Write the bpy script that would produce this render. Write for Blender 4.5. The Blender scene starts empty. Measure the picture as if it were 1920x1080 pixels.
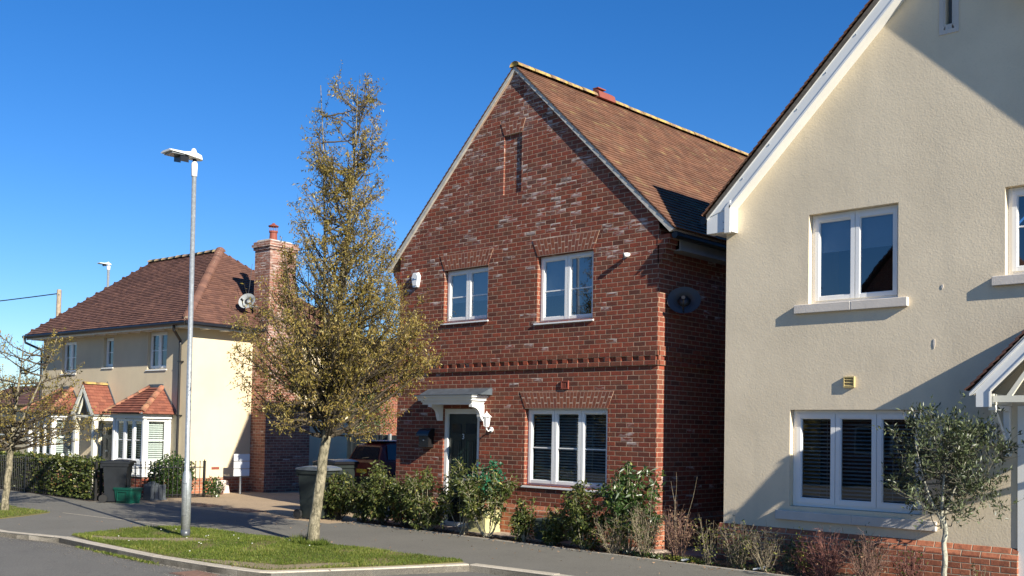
import bpy, math, random
import numpy as np
from mathutils import Vector, Matrix
from mathutils.geometry import tessellate_polygon
random.seed(7); rng = np.random.default_rng(11)
S = bpy.context.scene
COL = S.collection
# ------------------------------------------------------------------ camera
cam = bpy.data.objects.new("camera", bpy.data.cameras.new("camera")); COL.objects.link(cam)
fw = Vector((-0.68972471, 0.7230196, 0.03901909)); rt = Vector((0.72395535, 0.68957785, 0.01926223)); up = Vector((0.01297974, -0.04153371, 0.99905279))
cam.matrix_world = Matrix(((rt.x, up.x, -fw.x, 0), (rt.y, up.y, -fw.y, 0), (rt.z, up.z, -fw.z, 1.8), (0, 0, 0, 1)))
cam.data.sensor_width = 36; cam.data.lens = 1911.26 / 1920 * 36; cam.data.shift_y = 0.0999
cam.data.clip_start = 0.1; cam.data.clip_end = 3000
S.camera = cam
# ------------------------------------------------------------------ sky and sun
SUN = Vector((1.0, -0.19, 0.52)).normalized()
w = bpy.data.worlds.new("World"); S.world = w; w.use_nodes = True
nt = w.node_tree; bg = nt.nodes["Background"]
sky = nt.nodes.new("ShaderNodeTexSky"); sky.sky_type = 'NISHITA'; sky.sun_disc = False
sky.sun_elevation = math.asin(SUN.z); sky.sun_rotation = math.atan2(SUN.x, SUN.y)
sky.air_density = 1.0; sky.dust_density = 0.0; sky.ozone_density = 4.2; sky.altitude = 0
hs = nt.nodes.new("ShaderNodeHueSaturation"); hs.inputs['Saturation'].default_value = 1.27; hs.inputs['Value'].default_value = 1.0
nt.links.new(sky.outputs[0], hs.inputs['Color']); 
tint = nt.nodes.new("ShaderNodeMix"); tint.data_type = 'RGBA'; tint.blend_type = 'MULTIPLY'; tint.inputs[0].default_value = 1; tint.inputs[7].default_value = (1.10, 1.22, 1.50, 1)
nt.links.new(hs.outputs[0], tint.inputs[6]); nt.links.new(tint.outputs[2], bg.inputs[0])
bg.inputs[1].default_value = 0.05
sl = bpy.data.lights.new("sun", 'SUN'); sl.energy = 5.0; sl.angle = math.radians(0.5); sl.color = (1.0, 0.93, 0.80)
so = bpy.data.objects.new("sun", sl); COL.objects.link(so); so.rotation_euler = (-SUN).to_track_quat('-Z', 'Y').to_euler()
so.location = (20, -10, 20)
S.view_settings.view_transform = 'Standard'; S.view_settings.look = 'None'
S.view_settings.exposure = 0.95; S.view_settings.gamma = 1.0

# ------------------------------------------------------------------ node helpers
def newmat(name):
    m = bpy.data.materials.new(name); m.use_nodes = True
    nt = m.node_tree; return m, nt, nt.nodes["Principled BSDF"]
def N(nt, t, **k):
    n = nt.nodes.new(t)
    for a, b in k.items(): setattr(n, a, b)
    return n
def M_(nt, op, a, b=None, c=None, clamp=False):
    n = nt.nodes.new("ShaderNodeMath"); n.operation = op; n.use_clamp = clamp
    for i, v in enumerate((a, b, c)):
        if v is None: continue
        if isinstance(v, (int, float)): n.inputs[i].default_value = v
        else: nt.links.new(v, n.inputs[i])
    return n.outputs[0]
def mixc(nt, f, a, b, mode='MIX'):
    n = nt.nodes.new("ShaderNodeMix"); n.data_type = 'RGBA'; n.blend_type = mode
    for idx, v in ((0, f), (6, a), (7, b)):
        if isinstance(v, (int, float)): n.inputs[idx].default_value = v
        elif isinstance(v, tuple): n.inputs[idx].default_value = (*v, 1)
        else: nt.links.new(v, n.inputs[idx])
    return n.outputs[2]
def ramp(nt, f, stops):
    n = nt.nodes.new("ShaderNodeValToRGB"); e = n.color_ramp.elements
    while len(e) < len(stops): e.new(0.5)
    for i, (p, c) in enumerate(stops):
        e[i].position = p; e[i].color = (*c, 1) if len(c) == 3 else c
    nt.links.new(f, n.inputs[0]); return n.outputs[0]
def pos(nt): return nt.nodes.new("ShaderNodeNewGeometry")
def noise(nt, vec, scale, detail=3, rough=0.55, dim='3D'):
    n = nt.nodes.new("ShaderNodeTexNoise"); n.inputs['Scale'].default_value = scale
    n.inputs['Detail'].default_value = detail; n.inputs['Roughness'].default_value = rough
    if vec is not None: nt.links.new(vec, n.inputs['Vector'])
    return n.outputs[0]
def bump(nt, h, strength, dist, bsdf):
    n = nt.nodes.new("ShaderNodeBump"); n.inputs['Strength'].default_value = strength; n.inputs['Distance'].default_value = dist
    nt.links.new(h, n.inputs['Height']); nt.links.new(n.outputs[0], bsdf.inputs['Normal'])
def mr(nt, v, a, b, c=0.0, d=1.0):
    n = nt.nodes.new("ShaderNodeMapRange"); nt.links.new(v, n.inputs[0])
    for i, x in enumerate((a, b, c, d)): n.inputs[i + 1].default_value = x
    return n.outputs[0]
def simple(name, col, rough=0.6, metal=0.0, var=0.12, vscale=4.0, bscale=0, bstr=0.3, bdist=0.01, spec=0.5, fine=0.0, fscale=60):
    m, nt, b = newmat(name); g = pos(nt); P = g.outputs['Position']
    n = noise(nt, P, vscale, 4)
    f = mr(nt, n, 0.3, 0.7)
    c = mixc(nt, f, tuple(x * (1 - var) for x in col), tuple(min(1, x * (1 + var)) for x in col))
    if fine: c = mixc(nt, mr(nt, noise(nt, P, fscale, 2), 0.35, 0.65), c, tuple(x * (1 - fine) for x in col))
    nt.links.new(c, b.inputs['Base Color']); b.inputs['Roughness'].default_value = rough; b.inputs['Metallic'].default_value = metal
    b.inputs['Specular IOR Level'].default_value = spec
    if bscale: bump(nt, noise(nt, P, bscale, 3), bstr, bdist, b)
    return m
def brick(name, stops, mortar=(0.42, 0.30, 0.21), efflo=0.0, bw=0.225, rh=0.075, eff_from=3.0, dark=1.0):
    m, nt, b = newmat(name); g = pos(nt)
    sp = N(nt, "ShaderNodeSeparateXYZ"); nt.links.new(g.outputs['Position'], sp.inputs[0])
    sn = N(nt, "ShaderNodeSeparateXYZ"); nt.links.new(g.outputs['True Normal'], sn.inputs[0])
    side = M_(nt, 'GREATER_THAN', M_(nt, 'ABSOLUTE', sn.outputs[0]), 0.6)
    h = M_(nt, 'ADD', M_(nt, 'MULTIPLY', sp.outputs[0], M_(nt, 'SUBTRACT', 1.0, side)), M_(nt, 'MULTIPLY', sp.outputs[1], side))
    rz = M_(nt, 'DIVIDE', sp.outputs[2], rh); row = M_(nt, 'FLOOR', rz); fz = M_(nt, 'FRACT', rz)
    hh = M_(nt, 'ADD', M_(nt, 'DIVIDE', h, bw), M_(nt, 'MULTIPLY', M_(nt, 'FLOORED_MODULO', row, 2.0), 0.5))
    col = M_(nt, 'FLOOR', hh); fh = M_(nt, 'FRACT', hh)
    cv = N(nt, "ShaderNodeCombineXYZ"); nt.links.new(col, cv.inputs[0]); nt.links.new(row, cv.inputs[1]); nt.links.new(side, cv.inputs[2])
    wn = N(nt, "ShaderNodeTexWhiteNoise"); wn.noise_dimensions = '3D'; nt.links.new(cv.outputs[0], wn.inputs['Vector'])
    c = ramp(nt, wn.outputs['Value'], stops)
    sc = N(nt, "ShaderNodeSeparateColor"); nt.links.new(wn.outputs['Color'], sc.inputs[0])
    r2, r3 = sc.outputs[1], sc.outputs[2]
    # dark heart / scorched ends inside each brick
    n1 = noise(nt, g.outputs['Position'], 14, 3)
    c = mixc(nt, M_(nt, 'MULTIPLY', mr(nt, n1, 0.45, 0.7), 0.55), c, (0.075, 0.038, 0.028), 'MIX')
    c = mixc(nt, M_(nt, 'MULTIPLY', mr(nt, noise(nt, g.outputs['Position'], 70, 3), 0.4, 0.65), 0.25), c, (0.30, 0.12, 0.07))
    if efflo > 0:
        big = noise(nt, g.outputs['Position'], 0.8, 2)
        up_ = mr(nt, sp.outputs[2], eff_from, eff_from + 2.2, 0.10, 1.0)
        thr = M_(nt, 'ADD', M_(nt, 'MULTIPLY', M_(nt, 'MULTIPLY', mr(nt, big, 0.42, 0.62), efflo), up_), M_(nt, 'MULTIPLY', up_, efflo * 0.2))
        pick = M_(nt, 'LESS_THAN', r2, thr)
        sv = N(nt, "ShaderNodeVectorMath"); sv.operation = 'MULTIPLY'; nt.links.new(g.outputs['Position'], sv.inputs[0]); sv.inputs[1].default_value = (6, 6, 30)
        st = mr(nt, noise(nt, sv.outputs[0], 1.0, 3, 0.6), 0.46, 0.62)
        up2 = mr(nt, fz, 0.25, 0.8)
        c = mixc(nt, M_(nt, 'MULTIPLY', M_(nt, 'MULTIPLY', pick, st), M_(nt, 'ADD', 0.25, M_(nt, 'MULTIPLY', up2, 0.6))), c, (0.60, 0.54, 0.50))
        c = mixc(nt, M_(nt, 'MULTIPLY', M_(nt, 'MULTIPLY', mr(nt, noise(nt, g.outputs['Position'], 3.0, 4), 0.45, 0.7), up_), 0.35), c, (0.20, 0.13, 0.115))
    # mortar
    wob = M_(nt, 'MULTIPLY', M_(nt, 'SUBTRACT', noise(nt, g.outputs['Position'], 25, 2), 0.5), 0.10)
    ez = M_(nt, 'ADD', M_(nt, 'MINIMUM', fz, M_(nt, 'SUBTRACT', 1.0, fz)), wob)
    eh = M_(nt, 'ADD', M_(nt, 'MULTIPLY', M_(nt, 'MINIMUM', fh, M_(nt, 'SUBTRACT', 1.0, fh)), bw / rh), wob)
    e = M_(nt, 'MINIMUM', ez, eh)
    face = mr(nt, e, 0.055, 0.085)
    out = mixc(nt, face, mixc(nt, mr(nt, noise(nt, g.outputs['Position'], 6, 3), 0.35, 0.65), tuple(x * 0.75 for x in mortar), mortar), c)
    nt.links.new(out, b.inputs['Base Color']); b.inputs['Roughness'].default_value = 0.88; b.inputs['Specular IOR Level'].default_value = 0.25
    hgt = M_(nt, 'ADD', M_(nt, 'MULTIPLY', mr(nt, e, 0.03, 0.12), 1.0), M_(nt, 'ADD', M_(nt, 'MULTIPLY', noise(nt, g.outputs['Position'], 55, 3), 0.5), M_(nt, 'MULTIPLY', r3, 0.35)))
    bump(nt, hgt, 0.8, 0.006, b)
    return m
def rnd_mat(name, stops, rough=0.8, spec=0.3, leaf=0.0, nvar=0.25, nscale=9, bstr=0.3):
    m, nt, b = newmat(name)
    at = N(nt, "ShaderNodeAttribute"); at.attribute_name = 'rnd'; g = pos(nt)
    c = ramp(nt, at.outputs['Fac'], stops)
    c = mixc(nt, M_(nt, 'MULTIPLY', mr(nt, noise(nt, g.outputs['Position'], nscale, 3), 0.35, 0.7), nvar), c, tuple(x * 0.45 for x in stops[0][1][:3]))
    nt.links.new(c, b.inputs['Base Color']); b.inputs['Roughness'].default_value = rough; b.inputs['Specular IOR Level'].default_value = spec
    if leaf > 0:
        tr = N(nt, "ShaderNodeBsdfTranslucent"); mx = N(nt, "ShaderNodeMixShader"); out = nt.nodes["Material Output"]
        nt.links.new(mixc(nt, 1.0, c, (1.0, 1.0, 0.55), 'MULTIPLY'), tr.inputs[0]); mx.inputs[0].default_value = leaf
        nt.links.new(b.outputs[0], mx.inputs[1]); nt.links.new(tr.outputs[0], mx.inputs[2]); nt.links.new(mx.outputs[0], out.inputs[0])
    elif bstr: bump(nt, noise(nt, g.outputs['Position'], 60, 3), bstr, 0.004, b)
    return m

# ------------------------------------------------------------------ materials
RED = [(0.0, (0.085, 0.030, 0.022)), (0.15, (0.16, 0.038, 0.025)), (0.4, (0.235, 0.048, 0.027)), (0.65, (0.22, 0.060, 0.033)), (0.85, (0.145, 0.052, 0.032)), (1.0, (0.29, 0.060, 0.030))]
ORG = [(0.0, (0.28, 0.10, 0.055)), (0.5, (0.38, 0.13, 0.07)), (1.0, (0.46, 0.17, 0.09))]
m_brick = brick("red_brick", RED, efflo=0.72, eff_from=4.3)
m_brickp = brick("plain_red_brick", RED, efflo=0.0)
m_plinth = brick("orange_plinth_brick", ORG, mortar=(0.45, 0.38, 0.28))
m_chim = brick("weathered_chimney_brick", [(0.0, (0.16, 0.07, 0.05)), (0.5, (0.28, 0.115, 0.08)), (1.0, (0.34, 0.15, 0.10))], efflo=1.1, eff_from=2.5, mortar=(0.45, 0.36, 0.28))
m_arch = rnd_mat("arch_brick", [(0.0, (0.19, 0.065, 0.04)), (0.5, (0.28, 0.095, 0.05)), (1.0, (0.22, 0.075, 0.05))], nvar=0.4, nscale=30)
m_mortar = simple("lime_mortar", (0.50, 0.36, 0.26), 0.9)
def render_mat(name, col, stain=(0.5, 0.42, 0.28)):
    m, nt, b = newmat(name); g = pos(nt); P = g.outputs['Position']
    c = mixc(nt, mr(nt, noise(nt, P, 1.1, 4), 0.35, 0.65), tuple(x * 0.93 for x in col), tuple(x * 1.05 for x in col))
    sv = N(nt, "ShaderNodeVectorMath"); sv.operation = 'MULTIPLY'; nt.links.new(P, sv.inputs[0]); sv.inputs[1].default_value = (3.0, 3.0, 0.35)
    c = mixc(nt, M_(nt, 'MULTIPLY', mr(nt, noise(nt, sv.outputs[0], 1.0, 4), 0.5, 0.75), 0.35), c, stain)
    c = mixc(nt, M_(nt, 'MULTIPLY', mr(nt, noise(nt, P, 45, 2), 0.55, 0.7), 0.12), c, tuple(x * 0.6 for x in col))
    nt.links.new(c, b.inputs['Base Color']); b.inputs['Roughness'].default_value = 0.92; b.inputs['Specular IOR Level'].default_value = 0.15
    h = M_(nt, 'ADD', noise(nt, P, 42, 3, 0.6), M_(nt, 'MULTIPLY', noise(nt, P, 9, 2), 0.6))
    bump(nt, h, 0.20, 0.012, b); return m
m_render = render_mat("beige_render", (0.73, 0.62, 0.45), (0.56, 0.49, 0.37))
m_cream = render_mat("cream_render", (0.61, 0.515, 0.355), (0.52, 0.44, 0.32))
TB = [(0.0, (0.14, 0.070, 0.044)), (0.35, (0.19, 0.092, 0.055)), (0.7, (0.22, 0.108, 0.063)), (0.92, (0.17, 0.098, 0.062)), (1.0, (0.27, 0.18, 0.085))]
m_tileB = rnd_mat("brown_clay_tile", TB, nvar=0.5, nscale=1.8)
m_tileH = rnd_mat("dark_brown_tile", [(0.0, (0.11, 0.055, 0.042)), (0.5, (0.155, 0.076, 0.056)), (1.0, (0.19, 0.095, 0.066))], nvar=0.4, nscale=1.5)
m_tileR = rnd_mat("terracotta_tile", [(0.0, (0.165, 0.060, 0.042)), (0.5, (0.22, 0.076, 0.050)), (1.0, (0.26, 0.098, 0.062))], nvar=0.2)
def lichen(name, a, b_, t):
    m, nt, b = newmat(name); g = pos(nt); P = g.outputs['Position']
    f = mr(nt, noise(nt, P, 7, 5, 0.7), t - 0.08, t + 0.08)
    c = mixc(nt, f, a, b_); c = mixc(nt, M_(nt, 'MULTIPLY', mr(nt, noise(nt, P, 22, 3), 0.55, 0.65), 0.6), c, (0.10, 0.08, 0.05))
    nt.links.new(c, b.inputs['Base Color']); b.inputs['Roughness'].default_value = 0.9; bump(nt, noise(nt, P, 40, 3), 0.5, 0.01, b); return m
m_ridge = lichen("lichen_ridge", (0.24, 0.15, 0.09), (0.46, 0.32, 0.09), 0.50)
m_bonnet = lichen("bonnet_tile", (0.33, 0.25, 0.17), (0.42, 0.35, 0.25), 0.5)
m_ridgeH = lichen("mossy_ridge", (0.20, 0.13, 0.09), (0.30, 0.25, 0.12), 0.5)
m_hipR = lichen("terracotta_ridge", (0.30, 0.12, 0.075), (0.34, 0.19, 0.09), 0.55)
m_upvc = simple("white_upvc", (0.80, 0.80, 0.78), 0.3, var=0.02, spec=0.5)
m_white = simple("white_paint", (0.78, 0.78, 0.75), 0.5, var=0.04, vscale=2)
m_cpaint = simple("cream_paint", (0.76, 0.73, 0.60), 0.5, var=0.04)
m_verge = simple("cement_verge", (0.52, 0.49, 0.43), 0.85, var=0.2, vscale=12)
m_mossc = simple("mossy_undercloak", (0.13, 0.11, 0.085), 0.9, var=0.4, vscale=14)
m_black = simple("black_plastic", (0.012, 0.012, 0.013), 0.35, var=0.2)
m_lead = simple("lead_flashing", (0.07, 0.085, 0.10), 0.5, var=0.25, vscale=8)
m_greyb = simple("grey_board", (0.22, 0.23, 0.23), 0.6)
m_stone = simple("cast_stone", (0.58, 0.53, 0.47), 0.85, var=0.07, bscale=50, bstr=0.2)
m_door = simple("dark_green_door", (0.008, 0.020, 0.020), 0.25, var=0.05)
m_dark = simple("unlit_room_dark", (0.035, 0.035, 0.038), 0.9)  # near-black, the dimness of an unlit room put into the colour
m_blind = simple("blind_slat", (0.30, 0.33, 0.32), 0.6, var=0.03)
m_blindw = simple("white_blind_slat", (0.75, 0.76, 0.68), 0.6, var=0.03)
m_roller = simple("roller_blind_fabric", (0.30, 0.34, 0.38), 0.8, var=0.05)
m_curt = simple("net_curtain", (0.55, 0.56, 0.56), 0.9)
m_galv = simple("galvanised_steel", (0.42, 0.45, 0.46), 0.45, metal=0.55, var=0.28, vscale=18, fine=0.2, fscale=45)
m_lampw = simple("lamp_head_grey", (0.72, 0.72, 0.69), 0.45, var=0.05)
m_lens = simple("lamp_lens", (0.28, 0.30, 0.31), 0.25)
m_metal = simple("dark_grey_metal", (0.10, 0.11, 0.12), 0.4, metal=0.3)
m_dishg = simple("dish_grey", (0.30, 0.32, 0.32), 0.5, var=0.05)
m_dishd = simple("shade_toned_mesh_dish", (0.05, 0.055, 0.065), 0.6, var=0.05)  # grey mesh, with the shade of the passage put into its colour
m_wood = simple("weathered_pole", (0.30, 0.24, 0.17), 0.85, var=0.3, vscale=10)
m_fencew = simple("dark_stained_fence", (0.03, 0.04, 0.045), 0.8, var=0.3, vscale=8)
m_rail = simple("black_railing", (0.015, 0.015, 0.015), 0.4)
m_terra = simple("terracotta", (0.22, 0.055, 0.035), 0.7)
m_yvent = simple("yellowed_plastic", (0.55, 0.44, 0.20), 0.5, var=0.1)
m_gbin = simple("dark_grey_bin", (0.010, 0.012, 0.015), 0.45, var=0.25, vscale=6)
m_bin2 = simple("grey_green_bin", (0.020, 0.026, 0.025), 0.4, var=0.2)
m_lid = simple("grey_bin_lid", (0.10, 0.115, 0.13), 0.35, var=0.1)
m_gbox = simple("green_plastic", (0.004, 0.07, 0.048), 0.4, var=0.25)
m_planter = simple("cream_planter_paint", (0.50, 0.47, 0.24), 0.6, var=0.05)
m_gplant = simple("green_grey_planter", (0.05, 0.075, 0.068), 0.7, var=0.2)
m_slate = simple("slate_grey_board", (0.10, 0.115, 0.125), 0.5, var=0.08)
m_signb = simple("sign_panel", (0.66, 0.68, 0.70), 0.5, var=0.04)
m_carp = simple("red_car_paint", (0.10, 0.006, 0.006), 0.45, var=0.05)
m_carg = simple("car_glass", (0.02, 0.022, 0.025), 0.05, var=0.05)
m_tyre = simple("tyre_rubber", (0.015, 0.015, 0.015), 0.8)
m_plate = simple("yellow_number_plate", (0.55, 0.38, 0.02), 0.5)
m_lampred = simple("rear_light_red", (0.06, 0.004, 0.004), 0.3)
m_silver = simple("pale_car_roof", (0.25, 0.27, 0.30), 0.3)
m_bluem = simple("blue_mark", (0.03, 0.10, 0.25), 0.5)
m_drain = simple("rusty_iron", (0.13, 0.075, 0.055), 0.8, var=0.25, vscale=20)
def bark(name, a, b_, sc=9):
    m, nt, b = newmat(name); g = pos(nt); sv = N(nt, "ShaderNodeVectorMath"); sv.operation = 'MULTIPLY'
    nt.links.new(g.outputs['Position'], sv.inputs[0]); sv.inputs[1].default_value = (sc, sc, sc * 0.35)
    n = noise(nt, sv.outputs[0], 2.0, 5, 0.7)
    cc = mixc(nt, mr(nt, n, 0.38, 0.62), a, b_); cc = mixc(nt, M_(nt, 'MULTIPLY', mr(nt, noise(nt, g.outputs['Position'], 16, 4, 0.75), 0.52, 0.60), 0.65), cc, tuple(x * 0.5 for x in a))
    nt.links.new(cc, b.inputs['Base Color']); b.inputs['Roughness'].default_value = 0.9
    bump(nt, n, 0.8, 0.02, b); return m
m_bark = bark("grey_green_bark", (0.10, 0.09, 0.055), (0.32, 0.28, 0.19), 14)
m_twig = bark("brown_twig", (0.035, 0.028, 0.018), (0.11, 0.085, 0.055))
m_pale = bark("pale_stem", (0.22, 0.20, 0.13), (0.42, 0.38, 0.27))
m_olbark = bark("pale_olive_bark", (0.25, 0.24, 0.18), (0.50, 0.48, 0.38))
m_oltwig = bark("olive_twig", (0.05, 0.05, 0.035), (0.16, 0.15, 0.11))
m_twp = bark("pinkish_twig", (0.15, 0.08, 0.06), (0.30, 0.18, 0.13))
m_twr = bark("red_brown_twig", (0.12, 0.04, 0.035), (0.26, 0.12, 0.09))
m_twg = bark("straw_twig", (0.16, 0.13, 0.08), (0.34, 0.28, 0.19))
LM = [(0.0, (0.09, 0.072, 0.018)), (0.25, (0.21, 0.17, 0.035)), (0.55, (0.36, 0.285, 0.07)), (0.8, (0.34, 0.22, 0.07)), (1.0, (0.58, 0.50, 0.22))]
m_leafT = rnd_mat("olive_brown_leaf", LM, rough=0.6, leaf=0.42, nvar=0.1)
m_leafL = rnd_mat("laurel_leaf", [(0.0, (0.020, 0.045, 0.012)), (0.5, (0.045, 0.085, 0.020)), (0.85, (0.085, 0.13, 0.03)), (1.0, (0.22, 0.24, 0.06))], rough=0.35, spec=0.6, leaf=0.25, nvar=0.1)
m_leafP = rnd_mat("hedge_leaf", [(0.0, (0.025, 0.040, 0.011)), (0.45, (0.065, 0.088, 0.021)), (0.8, (0.15, 0.165, 0.042)), (0.93, (0.19, 0.13, 0.05)), (1.0, (0.36, 0.36, 0.10))], rough=0.45, spec=0.35, leaf=0.3, nvar=0.1)
m_leafO = rnd_mat("olive_leaf", [(0.0, (0.028, 0.042, 0.018)), (0.5, (0.060, 0.080, 0.032)), (1.0, (0.17, 0.20, 0.10))], rough=0.4, spec=0.5, leaf=0.15, nvar=0.1)
m_leafG = rnd_mat("bright_green_leaf", [(0.0, (0.02, 0.09, 0.045)), (1.0, (0.03, 0.17, 0.09))], rough=0.4, leaf=0.25, nvar=0.1)
m_leafY = rnd_mat("yellow_green_leaf", [(0.0, (0.10, 0.12, 0.03)), (0.6, (0.22, 0.23, 0.05)), (1.0, (0.42, 0.42, 0.08))], rough=0.45, leaf=0.3, nvar=0.1)
m_leafD = rnd_mat("dead_leaf", [(0.0, (0.14, 0.09, 0.05)), (0.6, (0.24, 0.15, 0.09)), (1.0, (0.36, 0.24, 0.15))], rough=0.7, leaf=0.2, nvar=0.1)
m_grass = rnd_mat("grass_blade", [(0.0, (0.05, 0.090, 0.012)), (0.45, (0.12, 0.175, 0.024)), (0.8, (0.24, 0.27, 0.05)), (1.0, (0.40, 0.35, 0.14))], rough=0.55, leaf=0.4, nvar=0.35, nscale=1.2)
m_chip = rnd_mat("bark_chip", [(0.0, (0.05, 0.032, 0.022)), (0.6, (0.13, 0.085, 0.055)), (1.0, (0.26, 0.18, 0.12))], nvar=0.2)
m_daisy = simple("white_petal", (0.85, 0.85, 0.82), 0.6)
m_soil = simple("dark_soil", (0.06, 0.042, 0.03), 0.95, var=0.4, vscale=10, bscale=30, bstr=0.8, bdist=0.03)
def ground_mat(name, col, speck, big=0.12, sc=160, bd=0.004):
    m, nt, b = newmat(name); g = pos(nt); P = g.outputs['Position']
    c = mixc(nt, mr(nt, noise(nt, P, 0.9, 5), 0.3, 0.7), tuple(x * (1 - big) for x in col), tuple(x * (1 + big) for x in col))
    c = mixc(nt, M_(nt, 'MULTIPLY', mr(nt, noise(nt, P, sc, 2, 0.6), 0.50, 0.62), 0.7), c, speck)
    c = mixc(nt, M_(nt, 'MULTIPLY', mr(nt, noise(nt, P, sc * 0.4, 2, 0.6), 0.60, 0.68), 0.6), c, tuple(x * 0.4 for x in col))
    c = mixc(nt, M_(nt, 'MULTIPLY', mr(nt, noise(nt, P, 4, 4, 0.7), 0.58, 0.66), 0.3), c, tuple(x * 0.62 for x in col))
    c = mixc(nt, M_(nt, 'MULTIPLY', mr(nt, noise(nt, P, 38, 3, 0.7), 0.52, 0.66), 0.45), c, speck)
    c = mixc(nt, M_(nt, 'MULTIPLY', mr(nt, noise(nt, P, 30, 3, 0.75), 0.60, 0.68), 0.5), c, tuple(x * 0.5 for x in col))
    nt.links.new(c, b.inputs['Base Color']); b.inputs['Roughness'].default_value = 0.9; b.inputs['Specular IOR Level'].default_value = 0.2
    bump(nt, noise(nt, P, sc, 3), 0.6, bd, b); return m
m_road = ground_mat("road_asphalt", (0.120, 0.116, 0.104), (0.22, 0.21, 0.19), bd=0.01)
m_path = ground_mat("path_asphalt", (0.135, 0.129, 0.112), (0.22, 0.21, 0.18), sc=220)
m_drive = ground_mat("tan_block_paving", (0.34, 0.25, 0.16), (0.42, 0.33, 0.22), sc=30)
m_slab = ground_mat("pinkish_slab", (0.34, 0.27, 0.22), (0.40, 0.34, 0.28), sc=60)
m_kerb = ground_mat("concrete_kerb", (0.42, 0.37, 0.29), (0.52, 0.48, 0.40), sc=70)
m_turf = ground_mat("turf_soil", (0.15, 0.135, 0.045), (0.22, 0.18, 0.09), sc=50)
m_bare = ground_mat("bare_earth", (0.27, 0.21, 0.14), (0.20, 0.19, 0.08), sc=60)
m_field = ground_mat("far_ground", (0.10, 0.12, 0.05), (0.12, 0.10, 0.06), sc=5)
def glass(name, base, f0=0.14, tint=(0.9, 0.95, 1.0)):
    m = bpy.data.materials.new(name); m.use_nodes = True; nt = m.node_tree; nt.nodes.clear()
    out = N(nt, "ShaderNodeOutputMaterial"); gl = N(nt, "ShaderNodeBsdfGlossy"); gl.inputs['Roughness'].default_value = 0.015
    gl.inputs['Color'].default_value = (*tint, 1); tr = N(nt, "ShaderNodeBsdfTransparent"); tr.inputs[0].default_value = (*base, 1)
    lw = N(nt, "ShaderNodeLayerWeight"); lw.inputs[0].default_value = 0.5
    g = pos(nt); bp = N(nt, "ShaderNodeBump"); bp.inputs['Strength'].default_value = 0.12; bp.inputs['Distance'].default_value = 0.01
    nt.links.new(noise(nt, g.outputs['Position'], 1.6, 1), bp.inputs['Height']); nt.links.new(bp.outputs[0], gl.inputs['Normal'])
    f = M_(nt, 'ADD', f0, M_(nt, 'MULTIPLY', M_(nt, 'POWER', lw.outputs['Facing'], 3.0), 0.6), clamp=True)
    mx = N(nt, "ShaderNodeMixShader"); nt.links.new(f, mx.inputs[0]); nt.links.new(tr.outputs[0], mx.inputs[1]); nt.links.new(gl.outputs[0], mx.inputs[2])
    nt.links.new(mx.outputs[0], out.inputs[0]); return m
m_glass = glass("window_glass", (0.72, 0.78, 0.80), 0.09)
m_glassd = glass("upper_window_glass", (0.50, 0.56, 0.62), 0.17)

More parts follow.
